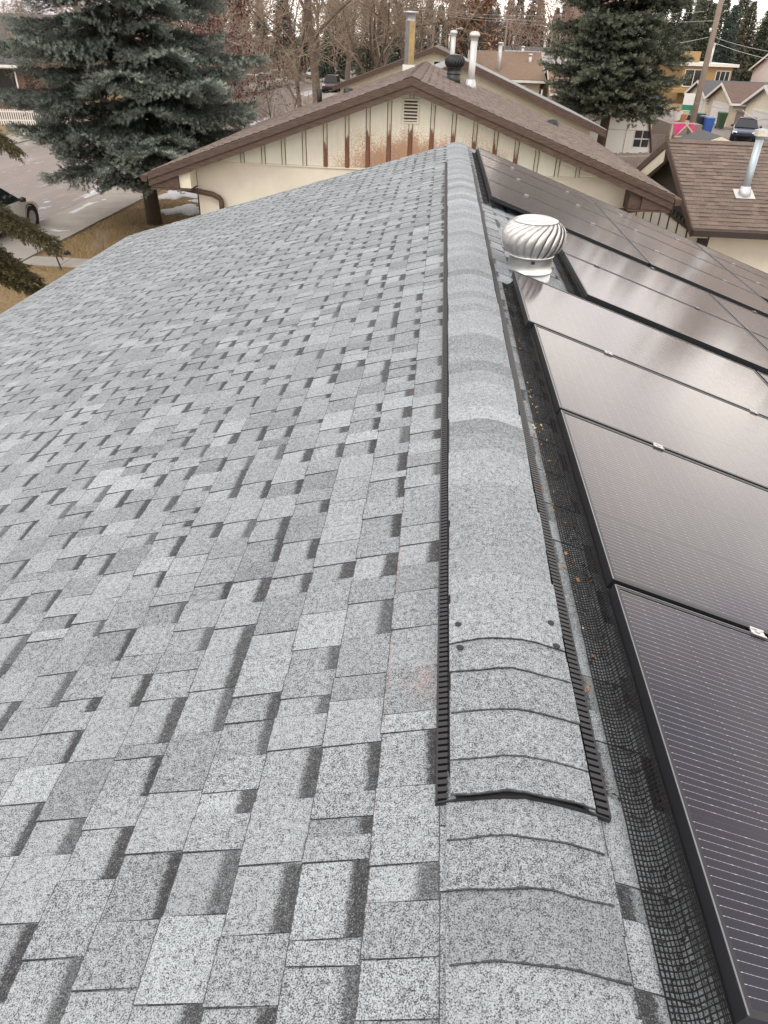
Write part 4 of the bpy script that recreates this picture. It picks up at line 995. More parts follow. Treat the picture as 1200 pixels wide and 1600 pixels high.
board_fence('wooden_fence', 'brown board fence by the pink fabric next to the lane', (10.4, 46.0, GZ), (14.2, 47.0, GZ), 1.5, M['grey_wood'], .16)
board_fence('wooden_fence', 'brown fence between the two nearest lane garages', (24.9, 69.5, GZ), (24.9, 71.6, GZ), 1.5, M['grey_wood'], .16)
board_fence('wooden_fence', 'reddish board fence below the tan roofed house', (4.6, 61, GZ), (7.6, 61.5, GZ), 1.9, M['wood_brown'], .18)
# small outbuilding roof and pink fabric behind the garage roof
house_box('playhouse', 'small shed with grey roof and cream gable behind the garage roof', 'shed', 12.75, 15.3, 42, 45.0, -3.0, .36, 'y', M['cream_paint'], M['slate_shingle'], M['cream_paint'], .15)
pk = thing('fabric_swing', 'bright pink fabric canopy on a timber frame behind the garage', 'canopy', (12.6, 47, GZ))
P0, P1 = at(1053, 193, 46), at(1085, 194, 46); P2, P3 = at(1055, 213, 46), at(1086, 212, 46)
for s, (a, b_, c) in enumerate(((P0, at(1074, 193, 46), P2), (at(1076, 193, 46), P1, P3))):
    mb = MB(); mb.prism([a, b_, c][::-1], (0, .03, 0)); mb.build('fabric_panel', M['red_plastic'], pk)
for a, b_ in ((P0 + Vector((0, .06, .02)), P1 + Vector((0, .06, .02))), (P2 + Vector((0, .05, 0)), at(1077, 192, 46)), (P3 + Vector((0, .05, 0)), at(1071, 192, 46)), (P2 + Vector((-.05, .02, -.02)), P3 + Vector((.1, .02, -.02)))):
    mb = MB(); mb.bar(a, b_, .07, .07); mb.build('timber', M['tan_wall'], pk)
for p in (P0, P1): mb = MB(); mb.bar(p + Vector((0, .1, .05)), Vector((p.x, p.y + .1, GZ)), .08, .08, up=(0, 1, 0)); mb.build('post', M['tan_wall'], pk)
# ============================================================ TREES
def frames(D, up=np.array([0, 0, 1.0])):
    """rotation matrices whose first column is D"""
    D = D / np.linalg.norm(D, axis=1, keepdims=True)
    A = np.cross(np.broadcast_to(up, D.shape), D); l = np.linalg.norm(A, axis=1, keepdims=True); A = np.where(l < 1e-3, np.array([[1.0, 0, 0]]), A / np.maximum(l, 1e-6))
    B = np.cross(D, A)
    return np.stack([D, A, B], axis=2)
def sprig(n, r, wdt, seed, fwd=.55):
    """unit-length twig along +X with n flat needles set round it"""
    g_ = np.random.default_rng(seed); V = np.zeros((n * 3, 3))
    for i in range(n):
        s = (i + .5) / n; a = 2.4 * i + g_.uniform(-.3, .3); rr = r * (1.05 - .45 * s) * g_.uniform(.8, 1.2)
        d = np.array([fwd, math.cos(a) * .85, math.sin(a) * .85]); d /= np.linalg.norm(d)
        t = np.cross(d, g_.normal(size=3)); t /= np.linalg.norm(t)
        b = np.array([s, 0, 0]); V[3 * i] = b - t * wdt; V[3 * i + 1] = b + t * wdt; V[3 * i + 2] = b + d * rr
    return V
def place(T, Fr, P, S):
    """template T (k,3) put at P (n,3) with frames Fr and scale S (n,) -> vertices"""
    return (np.einsum('nij,kj->nki', Fr * S[:, None, None], T) + P[:, None, :]).reshape(-1, 3)
def conifer(name, label, x, y, H, Rad, z0, seed, dens=1.0, spr=.17, needles=12, tip=(.19, .235, .225), deep=(.022, .034, .026), zmax=None, group=None, droop=.30, trunk_r=.24, shape=.8, gz=GZ, irregular=.25, whorl=.34, nb=8, wdt=.05, rad=.27, cutfn=None, scale_twig=.5, step=.10, gaps=None):
    g_ = np.random.default_rng(seed); t = thing(name, label, 'tree', (x, y, gz), group)
    Ps, Ds, Ts = [], [], []; br = MB(); z = z0
    while z < H - .15:
        u = (z - z0) / (H - z0); n = max(4, int(nb * (1 - .45 * u)))
        a0 = g_.uniform(0, 6.3)
        for k in range(n):
            az = a0 + 2 * math.pi * k / n + g_.normal(0, .22); Lb = Rad * (1 - u) ** shape * g_.uniform(1 - irregular, 1 + irregular * .5) + .15
            if u < .07: Lb *= .78
            zb = z + g_.uniform(-.5, .5) * whorl
            if cutfn and cutfn(az, zb, Lb): continue
            dirv = np.array([math.cos(az), math.sin(az), 0.0]); side = np.array([-math.sin(az), math.cos(az), 0.0])
            dr = droop * (1.15 - .9 * u) * g_.uniform(.75, 1.25); upc = dr * .75
            def pt(s): return np.array([x, y, gz + zb]) + dirv * (Lb * s) + np.array([0, 0, Lb * (-dr * s + upc * s * s)])
            br.tube([pt(0), pt(.5), pt(.93)], [.028 * Lb ** .5 + .008, .018 * Lb ** .5, .006], 4, cap=False)
            m_ = max(4, int(Lb * .88 / (step * 1.0) * dens))
            s_ = np.linspace(.10, 1.0, m_)
            for s in s_:
                p = pt(s); tl = scale_twig * Lb * (1 - s) ** .7 * min(1, s * 2.6 + .15) + .16
                for sg in (-1, 1):
                    td = side * sg * .80 + dirv * .72 + np.array([0, 0, g_.uniform(-.28, .08)]); td /= np.linalg.norm(td)
                    q = max(1, int(tl / (spr * .72) * dens))
                    for j in range(q):
                        w = (j + g_.uniform(.2, .9)) / q
                        pos = p + td * tl * w + np.array([0, 0, -.10 * tl * w * w]) + g_.normal(0, .022, 3)
                        dd = td + dirv * g_.uniform(-.45, .55) + side * g_.uniform(-.65, .65) + np.array([0, 0, g_.uniform(-.30, .55)])
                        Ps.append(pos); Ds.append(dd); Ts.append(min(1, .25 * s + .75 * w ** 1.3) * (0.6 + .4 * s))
            for j in range(2):
                Ps.append(pt(1.0) - dirv * spr * .6 * j); Ds.append(dirv + np.array([0, 0, .2])); Ts.append(1)
        z += whorl * (1.0 - .35 * u)
    Ps, Ds, Ts = np.array(Ps), np.array(Ds), np.array(Ts)
    if zmax is not None:
        k_ = Ps[:, 2] < zmax; Ps, Ds, Ts = Ps[k_], Ds[k_], Ts[k_]
    T0 = sprig(needles, rad, wdt, seed); S = spr * g_.uniform(.8, 1.3, len(Ps))
    V = place(T0, frames(Ds), Ps, S); F = np.arange(len(V)).reshape(-1, 3)
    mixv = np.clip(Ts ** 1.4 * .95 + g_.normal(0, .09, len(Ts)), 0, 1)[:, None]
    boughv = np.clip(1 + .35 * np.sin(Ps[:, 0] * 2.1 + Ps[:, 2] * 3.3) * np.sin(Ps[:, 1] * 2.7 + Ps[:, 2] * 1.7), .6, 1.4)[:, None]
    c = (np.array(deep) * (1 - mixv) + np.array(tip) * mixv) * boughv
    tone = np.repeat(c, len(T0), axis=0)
    br.build('branches', M['spruce_bark'], t, kind='stuff')
    tr = MB(); hs = [0, .12, .35, .6, .8, 1.0]
    tr.tube([(x + .06 * math.sin(h * 5 + seed), y, gz - .1 + (H - .05) * h) for h in hs], [trunk_r * 1.25, trunk_r, trunk_r * .8, trunk_r * .55, trunk_r * .3, .02], 14); tr.build('trunk', M['spruce_bark'], t, True)
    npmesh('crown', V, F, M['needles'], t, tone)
    return t
# great blue spruce on the lawn
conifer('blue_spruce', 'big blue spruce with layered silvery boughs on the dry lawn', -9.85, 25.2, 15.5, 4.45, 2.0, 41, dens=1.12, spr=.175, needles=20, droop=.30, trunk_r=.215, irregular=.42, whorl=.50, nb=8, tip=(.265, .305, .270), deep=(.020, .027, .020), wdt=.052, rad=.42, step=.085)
# dark spruce beyond the board fence
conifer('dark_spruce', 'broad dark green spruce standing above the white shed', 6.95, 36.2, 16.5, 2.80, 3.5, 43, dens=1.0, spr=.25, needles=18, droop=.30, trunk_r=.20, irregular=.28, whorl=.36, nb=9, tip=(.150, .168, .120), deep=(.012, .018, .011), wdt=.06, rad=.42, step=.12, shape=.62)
npw = MB()
# bough of the pine that stands at the left edge, outside the picture
def near_bough(t, root, tipp, seed, side_len, spr=.10):
    g_ = np.random.default_rng(seed); a, b_ = np.array(root), np.array(tipp); d = b_ - a; Lb = np.linalg.norm(d); dn = d / Lb; side = np.cross(dn, [0, 0, 1.0]); side /= np.linalg.norm(side)
    Ps, Ds, Ts = [], [], []; br = MB()
    def pt(s): return a + d * s + np.array([0, 0, -.22 * Lb * (s - s * s) * -1 - .10 * Lb * s * s])
    br.tube([pt(s) for s in np.linspace(0, .97, 7)], [.035, .03, .024, .018, .013, .009, .005], 6)
    for s in np.linspace(.2, 1, 46):
        p = pt(s); tl = side_len * (1 - s) ** .6 + .16
        for sg in (-1, 0, 1):
            td = side * sg * .75 + dn * (.65 if sg else .4) + np.array([0, 0, -.55 if sg == 0 else g_.uniform(-.6, .05)]); td /= np.linalg.norm(td)
            q = int(tl / (spr * .32)) + 1
            for j in range(q):
                w = (j + g_.uniform(.2, .9)) / q
                Ps.append(p + td * tl * w + np.array([0, 0, -.25 * tl * w * w]) + g_.normal(0, .015, 3)); Ds.append(td + g_.normal(0, .35, 3) + np.array([0, 0, -.15])); Ts.append(w * .6 + .4 * s)
    Ps, Ds, Ts = np.array(Ps), np.array(Ds), np.array(Ts)
    T0 = sprig(16, .42, .07, seed); V = place(T0, frames(Ds), Ps, spr * g_.uniform(.8, 1.4, len(Ps))); F = np.arange(len(V)).reshape(-1, 3)
    mv = np.clip(Ts + g_.normal(0, .22, len(Ts)), 0, 1)[:, None]; c = np.array((.030, .026, .012)) * (1 - mv) + np.array((.098, .086, .042)) * mv
    br.build('bough', M['spruce_bark'], t, True); npmesh('needle_spray', V, F, M['needles'], t, np.repeat(c, len(T0), axis=0))
YP = 13.5
tp = at(-95, 560, YP)
pine = thing('spruce_tree', 'brownish green spruce reaching boughs in from the left edge', 'tree', (tp.x, YP, GZ))
mb = MB(); mb.tube([(tp.x, YP, GZ - .1), (tp.x, YP, 0), (tp.x + .1, YP, 4), (tp.x, YP, 7)], [.22, .18, .11, .02], 12); mb.build('trunk', M['spruce_bark'], pine, True)
near_bough(pine, (tp.x, YP, at(-60, 270, YP).z), tuple(at(78, 352, YP)), 51, .55)
near_bough(pine, (tp.x, YP + .1, at(-60, 330, YP).z), tuple(at(52, 425, YP)), 52, .80)
near_bough(pine, (tp.x, YP - .3, at(-60, 320, YP).z), tuple(at(34, 405, YP - .2)), 53, .75)
near_bough(pine, (tp.x, YP + .5, at(-60, 140, YP).z), tuple(at(15, 205, YP + .5)), 54, .26)

# ---------------- bare trees
def bare_tree_arrays(H, seed, spread=.55, trunk_r=.25, lev=5, kids=(7, 5, 5, 4), fork=.28, twig=.012, up=.30, droop=0.0, minr=.006):
    g_ = np.random.default_rng(seed); segs = []
    def grow(p, d, Ln, r, l):
        n = 4 if l < 2 else 3; pts = [p]; dd = d.copy(); rs = [r]
        for i in range(n):
            dd = dd + g_.normal(0, .16 if l else .06, 3) + np.array([0, 0, (up if l < 3 else up * .3 - droop) * .35]); dd /= np.linalg.norm(dd)
            pts.append(pts[-1] + dd * Ln / n); rs.append(max(minr, r * (1 - .62 * (i + 1) / n)))
        segs.append((np.array(pts), rs, l))
        if l + 1 >= lev: return
        k = kids[min(l, len(kids) - 1)]; lo = fork if l == 0 else .2
        for j in range(k):
            s = lo + (1 - lo) * (j + g_.uniform(.1, .9)) / k; f = s * n; i0 = min(int(f), n - 1); q = pts[i0] + (pts[i0 + 1] - pts[i0]) * (f - i0)
            ax = g_.normal(size=3); ax -= ax.dot(dd) * dd; ax /= np.linalg.norm(ax)
            nd = d * (1 - spread) + ax * spread * g_.uniform(.8, 1.3) + np.array([0, 0, .12]); nd /= np.linalg.norm(nd)
            rr = max(minr, (rs[i0] + (rs[i0 + 1] - rs[i0]) * (f - i0)) * (.55 if l == 0 else .6))
            grow(q, nd, Ln * (.62 - .18 * s if l == 0 else .58) * g_.uniform(.75, 1.2), rr, l + 1)
    grow(np.zeros(3), np.array([0, 0, 1.0]), H * .8, trunk_r, 0)
    V, F, C = [], [], []; off = 0
    for pts, rs, l in segs:
        k = 7 if l == 0 else (5 if l == 1 else 3)
        D = np.gradient(pts, axis=0); Fr = frames(D); ang = np.arange(k) * 2 * np.pi / k
        ring = np.stack([np.zeros(k), np.cos(ang), np.sin(ang)], 1)
        v = np.einsum('nij,kj->nki', Fr * np.array(rs)[:, None, None], ring) + pts[:, None, :]
        n = len(pts); V.append(v.reshape(-1, 3))
        for i in range(n - 1):
            for q in range(k): F.append((off + i * k + q, off + i * k + (q + 1) % k, off + (i + 1) * k + (q + 1) % k, off + (i + 1) * k + q))
        C.append(np.full(n * k, l)); off += n * k
    return np.concatenate(V), np.array(F), np.concatenate(C)
def bare_tree(label, x, y, H, seed, mats=('bark', 'twig'), group='bare trees along the street', cat='tree', name='bare_tree', z=GZ, **kw):
    t = thing(name, label, cat, (x, y, z), group); V, F, Cl = bare_tree_arrays(H, seed, **kw); V = V + np.array([x, y, z])
    lv_ = Cl[F[:, 0]]
    for nm, msk, mt in (('trunk', lv_ <= 1, M[mats[0]]), ('twigs', lv_ > 1, M[mats[1]])):
        f = F[msk]
        if not len(f): continue
        u, inv = np.unique(f.ravel(), return_inverse=True); npmesh(nm, V[u], inv.reshape(-1, 4), mt, t, smooth=(nm == 'trunk'))
    return t
bt = bare_tree('tall bare tree with a thick grey trunk behind the brown roof', -7.9, 50, 15.5, 61, trunk_r=.30, lev=5, kids=(12, 6, 6, 5), spread=.58, fork=.30, minr=.010)
b2 = bare_tree('bare tan tree with forked stems left of the thick trunk', -9.3, 52, 13, 62, trunk_r=.16, lev=5, kids=(12, 7, 6, 4), spread=.6, fork=.16, minr=.010)
b3 = bare_tree('drooping pale twigged tree left of the yellow chimney', -5.4, 60, 13.5, 63, trunk_r=.22, lev=5, kids=(12, 7, 6, 5), spread=.66, fork=.18, droop=.16, minr=.012)
dup(b3, (-2.9, 66, GZ), 2.1, .92, 'drooping pale twigged tree just behind the yellow chimney top')
dup(b2, (-21.5, 70, GZ), 1.2, 1.05, 'bare tan tree left of the parked silver cars')
dup(bt, (-9.5, 78, GZ), 2.6, .95, 'bare tree farther up the street behind the thick trunk')
dup(b3, (-17.8, 58, GZ), 4.0, .95, 'pale twigged tree behind the red leaved one')
dup(b2, (-22.5, 62, GZ), .4, 1.1, 'bare tree seen past the right side of the blue spruce')
dup(bt, (-27.5, 64, GZ), 5.0, .8, 'bare tree beside the brick house at the top left corner')
dup(b2, (-30.5, 56, GZ), 3.0, .55, 'small bare tree in front of the brick house')
dup(b2, (-27.0, 57, GZ), 1.0, .5, 'slim bare tree at the right corner of the brick house')
dup(b3, (-24, 84, GZ), 1.5, 1.1, 'bare tree across the road far up the street')
dup(bt, (-26, 106, GZ), 3.5, .9, 'distant bare tree at the far bend of the street')
dup(b2, (-6.5, 92, GZ), 5.5, 1.15, 'distant bare tree beyond the drooping ones')
p1 = bare_tree('bare Y shaped tree in front of the pale grey roof', 10.0, 74, 10.5, 64, mats=('bark', 'pink_twig'), trunk_r=.20, lev=5, kids=(8, 6, 5, 5), spread=.6, fork=.30, minr=.012, group='pinkish bare trees in the distance')
dup(p1, (13.5, 100, GZ), 2.0, 1.25, 'pinkish bare tree behind the pale grey roof')
dup(p1, (17.5, 104, GZ), 4.0, 1.3, 'pinkish bare tree touching the left side of the dark spruce')
dup(p1, (43.5, 92, GZ), 1.0, 1.05, 'rosy bare tree at the right edge above the lane garages')
dup(p1, (46.5, 98, GZ), 3.0, 1.1, 'rosy bare tree at the very right edge, farther back')
dup(p1, (22, 112, GZ), 5.0, 1.35, 'pinkish bare tree among the distant poles')
dup(p1, (9.5, 118, GZ), 5.0, 1.05, 'pinkish bare tree above the long dark roof')
for i, (x, y, s) in enumerate(((-9.6, 44.5, .24), (-8.4, 42.5, .22), (-11.2, 43.0, .26))):
    dup(b2, (x, y, GZ), i * 2.0, s * 1.4, ['low bare bush behind the left slope of the brown roof', 'twiggy bush right above the brown roof edge', 'twiggy bush beside the red leaved tree'][i])
def leafy(label, x, y, H, seed, c0, c1, n, size, name='leafy_tree', cat='tree', z=GZ, zlo=.25, rad=.3, base=None, **kw):
    """bare frame that still carries dry leaves"""
    t = thing(name, label, cat, (x, y, z)); V, F, Cl = bare_tree_arrays(H, seed, **kw); V = V + np.array([x, y, z])
    npmesh('trunk', V, F, M['bark'], t)
    g_ = np.random.default_rng(seed); cand = V[Cl >= 3]; cand = cand[cand[:, 2] > z + H * zlo]; P = cand[g_.integers(0, len(cand), n)] + g_.normal(0, .12, (n, 3))
    T0 = np.array([[0, 0, 0], [.5, .35, .08], [1, 0, 0], [.5, -.35, .08]]); W_ = place(T0, frames(g_.normal(size=(n, 3))), P, size * g_.uniform(.6, 1.3, n)); Fq = np.arange(len(W_)).reshape(-1, 4)
    k = g_.uniform(0, 1, n)[:, None] ** 1.3; c = np.array(c0) * (1 - k) + np.array(c1) * k
    npmesh('leaves', W_, Fq, M['leaves'], t, np.repeat(c, 4, axis=0)); return t
leafy('dark red leaved young tree between the blue spruce and bare trees', -11.2, 39.5, 6.6, 71, (.050, .016, .018), (.17, .055, .058), 3800, .13, trunk_r=.08, lev=5, kids=(9, 5, 4, 2), spread=.5, fork=.12)
leafy('orange brown tree still holding dry leaves behind the flue pipe', 3.3, 118, 10.0, 72, (.22, .13, .085), (.42, .26, .17), 4200, .42, trunk_r=.2, lev=5, kids=(9, 6, 5, 4), spread=.45, fork=.1, minr=.02)
leafy('low reddish hedge beside the orange brown tree', 6.6, 117, 3.2, 73, (.18, .08, .05), (.38, .18, .11), 2600, .3, name='hedge', cat='hedge', trunk_r=.08, lev=4, kids=(14, 8, 6), spread=.85, fork=.02, zlo=.05)
leafy('purple brown leafless hedge behind the pale roof eave', 7.2, 50.5, 2.2, 74, (.07, .035, .03), (.20, .11, .09), 2600, .10, name='hedge', cat='hedge', trunk_r=.05, lev=5, kids=(14, 8, 6, 4), spread=.9, fork=.02, zlo=.05)
def shrub(label, x, y, rx, h, seed, c0, c1, n=5200, size=.10, z=GZ):
    t = thing('cedar_shrub', label, 'shrub', (x, y, z), 'clipped cedar shrubs'); g_ = np.random.default_rng(seed)
    a = g_.uniform(0, 6.283, n); u = g_.uniform(0, 1, n); r = rx * np.sqrt(np.clip(1 - (2 * u - 1) ** 2 * .93, .06, 1)) * (.72 + .3 * g_.uniform(0, 1, n) ** .5) * (1 + .1 * np.sin(3 * a + 7 * u))
    P = np.stack([x + r * np.cos(a), y + r * np.sin(a), z + .05 + u * h], 1); D = np.stack([np.cos(a), np.sin(a), .9 + 0 * a], 1) + g_.normal(0, .4, (n, 3))
    V = place(sprig(7, .35, .09, seed), frames(D), P, size * g_.uniform(.7, 1.3, n)); k = np.clip(g_.normal(.45, .28, n), 0, 1)[:, None]
    npmesh('foliage', V, np.arange(len(V)).reshape(-1, 3), M['needles'], t, np.repeat(np.array(c0) * (1 - k) + np.array(c1) * k, 21, axis=0))
    mb = MB(); mb.tube([(x, y, z - .05), (x, y, z + h * .8)], [.07, .02], 6); mb.build('stem', M['spruce_bark'], t); return t
shrub('tan green rounded shrub beside the pale roof edge', 4.55, 55, .95, 2.0, 81, (.05, .05, .012), (.21, .17, .05), size=.16)
shrub('bright green rounded shrub nearest the spruce', 6.0, 53, 1.05, 2.3, 82, (.035, .05, .012), (.15, .17, .04), size=.16)
# ---------------- conifers along the skyline
def skyline_arrays(H, Rad, seed, n=3400):
    g_ = np.random.default_rng(seed); u = g_.uniform(.06, 1, n) ** .9; a = g_.uniform(0, 6.283, n)
    lay = np.floor(u * H / .95) * .95 / H; w_ = (u - lay) * H / .95
    prof = (1 - u) ** .8 * (1 - .62 * w_) * (1 + .26 * np.sin(3 * a + seed + 9 * u) + .22 * np.sin(5 * a - 14 * u + seed)); r = Rad * prof * np.sqrt(g_.uniform(.10, 1, n)) + .08
    P = np.stack([r * np.cos(a), r * np.sin(a), u * H - r * .22], 1); D = np.stack([np.cos(a), np.sin(a), -.15 + 0 * a], 1) + g_.normal(0, .3, (n, 3))
    T0 = sprig(7, .55, .10, seed, .7); V = place(T0, frames(D), P, .62 * g_.uniform(.6, 1.3, n) * (.55 + .6 * (1 - u)))
    k = np.clip((r / (Rad * (1 - u) ** .85 + .1)) * .8 + g_.normal(0, .2, n), 0, 1)[:, None]
    return V, np.repeat(k, len(T0), axis=0)
def skyline_tree(label, x, y, H, Rad, seed, deep, tip):
    t = thing('conifer', label, 'tree', (x, y, GZ), 'conifers along the skyline'); V, k = skyline_arrays(H, Rad, seed)
    npmesh('crown', V + np.array([x, y, GZ]), np.arange(len(V)).reshape(-1, 3), M['needles'], t, np.array(deep) * (1 - k) + np.array(tip) * k)
    mb = MB(); mb.tube([(x, y, GZ - .1), (x, y, GZ + H * .97)], [.2, .03], 7); mb.build('trunk', M['spruce_bark'], t); return t
protos = [skyline_tree('dark narrow spruce on the skyline above the utility pole with a transformer', .8, 132, 13.0, 3.0, 91, (.016, .026, .020), (.080, .102, .076)),
          skyline_tree('blue black spruce on the skyline right of the tall flue pipe', 5.6, 135, 13.2, 3.3, 92, (.014, .024, .021), (.070, .096, .084)),
          skyline_tree('olive brown spruce on the skyline above the long dark roof', 13.5, 140, 13.4, 3.1, 93, (.030, .032, .020), (.150, .142, .095)),
          skyline_tree('tall green spruce on the skyline right of the dark spruce', 38.5, 135, 13.8, 3.7, 94, (.020, .030, .018), (.108, .120, .074))]
spots = []
for i, (u, Y, k, top) in enumerate(((655, 150, 0, 14), (672, 146, 1, -4), (690, 152, 0, 8), (722, 140, 1, 6), (742, 160, 0, -8), (765, 150, 1, 0), (778, 128, 1, 12), (800, 148, 1, -4), (815, 156, 2, -10), (828, 138, 0, 14), (848, 150, 2, 0),
      (872, 145, 0, 12), (890, 152, 0, -5), (905, 158, 2, 8), (925, 140, 1, 4), (1062, 150, 3, 0), (1078, 140, 0, 10), (1100, 150, 3, -12), (1118, 136, 3, 5), (1138, 150, 3, -5), (1150, 132, 1, 8), (1168, 150, 3, -15), (1180, 140, 2, 2), (1198, 150, 1, 30), (1215, 140, 3, -5), (1235, 150, 0, 0),
      (600, 140, 0, 0), (575, 120, 2, -8), (625, 130, 0, 5), (545, 150, 1, -5), (520, 120, 0, -10), (480, 130, 2, -12), (440, 110, 0, -20), (405, 120, 2, -10), (370, 130, 0, -20), (330, 120, 1, -25), (1040, 160, 2, 0), (960, 150, 0, 0), (990, 150, 1, 0))):
    q = at(u, top, Y); h = q.z - GZ; spots.append((q.x, Y, h, k))
words = ('dark narrow', 'blue black', 'olive brown', 'tall green'); beside = {}
order_words = ['above the white flue pipes', 'left of the transformer pole', 'behind the transformer pole', 'above the taupe gable', 'just left of the orange brown tree', 'just right of the orange brown tree', 'over the tan roof', 'above the left end of the long dark roof', 'above the middle of the long dark roof', 'above the right part of the long dark roof', 'above the pale grey roof',
  'left of the tall thin far pole', 'right of the tall thin far pole', 'behind the pinkish bare twigs', 'touching the left side of the dark spruce top', 'right beside the dark spruce top', 'above the flat roofed timber house', 'just left of the big utility pole', 'just right of the big utility pole', 'second right of the big utility pole', 'third right of the big utility pole', 'above the tan lane garage', 'above the brown lane roof', 'at the top right corner', 'beyond the right edge, nearer', 'beyond the right edge, farther',
  'behind the drooping pale twigs', 'left behind the drooping pale twigs', 'right behind the drooping pale twigs', 'right of the thick bare trunk', 'straight behind the thick bare trunk', 'left of the thick bare trunk', 'above the parked silver cars', 'above the red leaved tree', 'right beside the blue spruce top', 'behind the blue spruce top', 'hidden behind the dark spruce, right side', 'hidden behind the dark spruce, left side', 'hidden behind the dark spruce, middle']
hh = (13.0, 13.2, 13.4, 13.8)
for i, (x, y, h, k) in enumerate(spots):
    s = h / hh[k]; dup(protos[k], (x, y, GZ), rng.uniform(0, 6.3), (s * rng.uniform(.9, 1.25), s * rng.uniform(.9, 1.25), s), f'{words[k]} spruce on the skyline {order_words[i]}')
W_, T_ = [], []
for i in range(210):
    x = rng.uniform(-150, 190); y = 205 + rng.uniform(-12, 40) + abs(x) * .1; V, k = skyline_arrays(rng.uniform(10, 14.5), rng.uniform(2.6, 3.6), 200 + i, 380)
    W_.append((V * np.array([1.25, 1.25, 1])) + np.array([x, y, GZ])); T_.append(np.array((.022, .028, .022)) * (1 - k) + np.array((.135, .138, .115)) * k)
W_, T_ = np.concatenate(W_), np.concatenate(T_); wood = npmesh('distant_woods', W_, np.arange(len(W_)).reshape(-1, 3), M['needles'], None, T_, kind='stuff')
wood['label'] = 'dark far off conifer wood along the horizon'

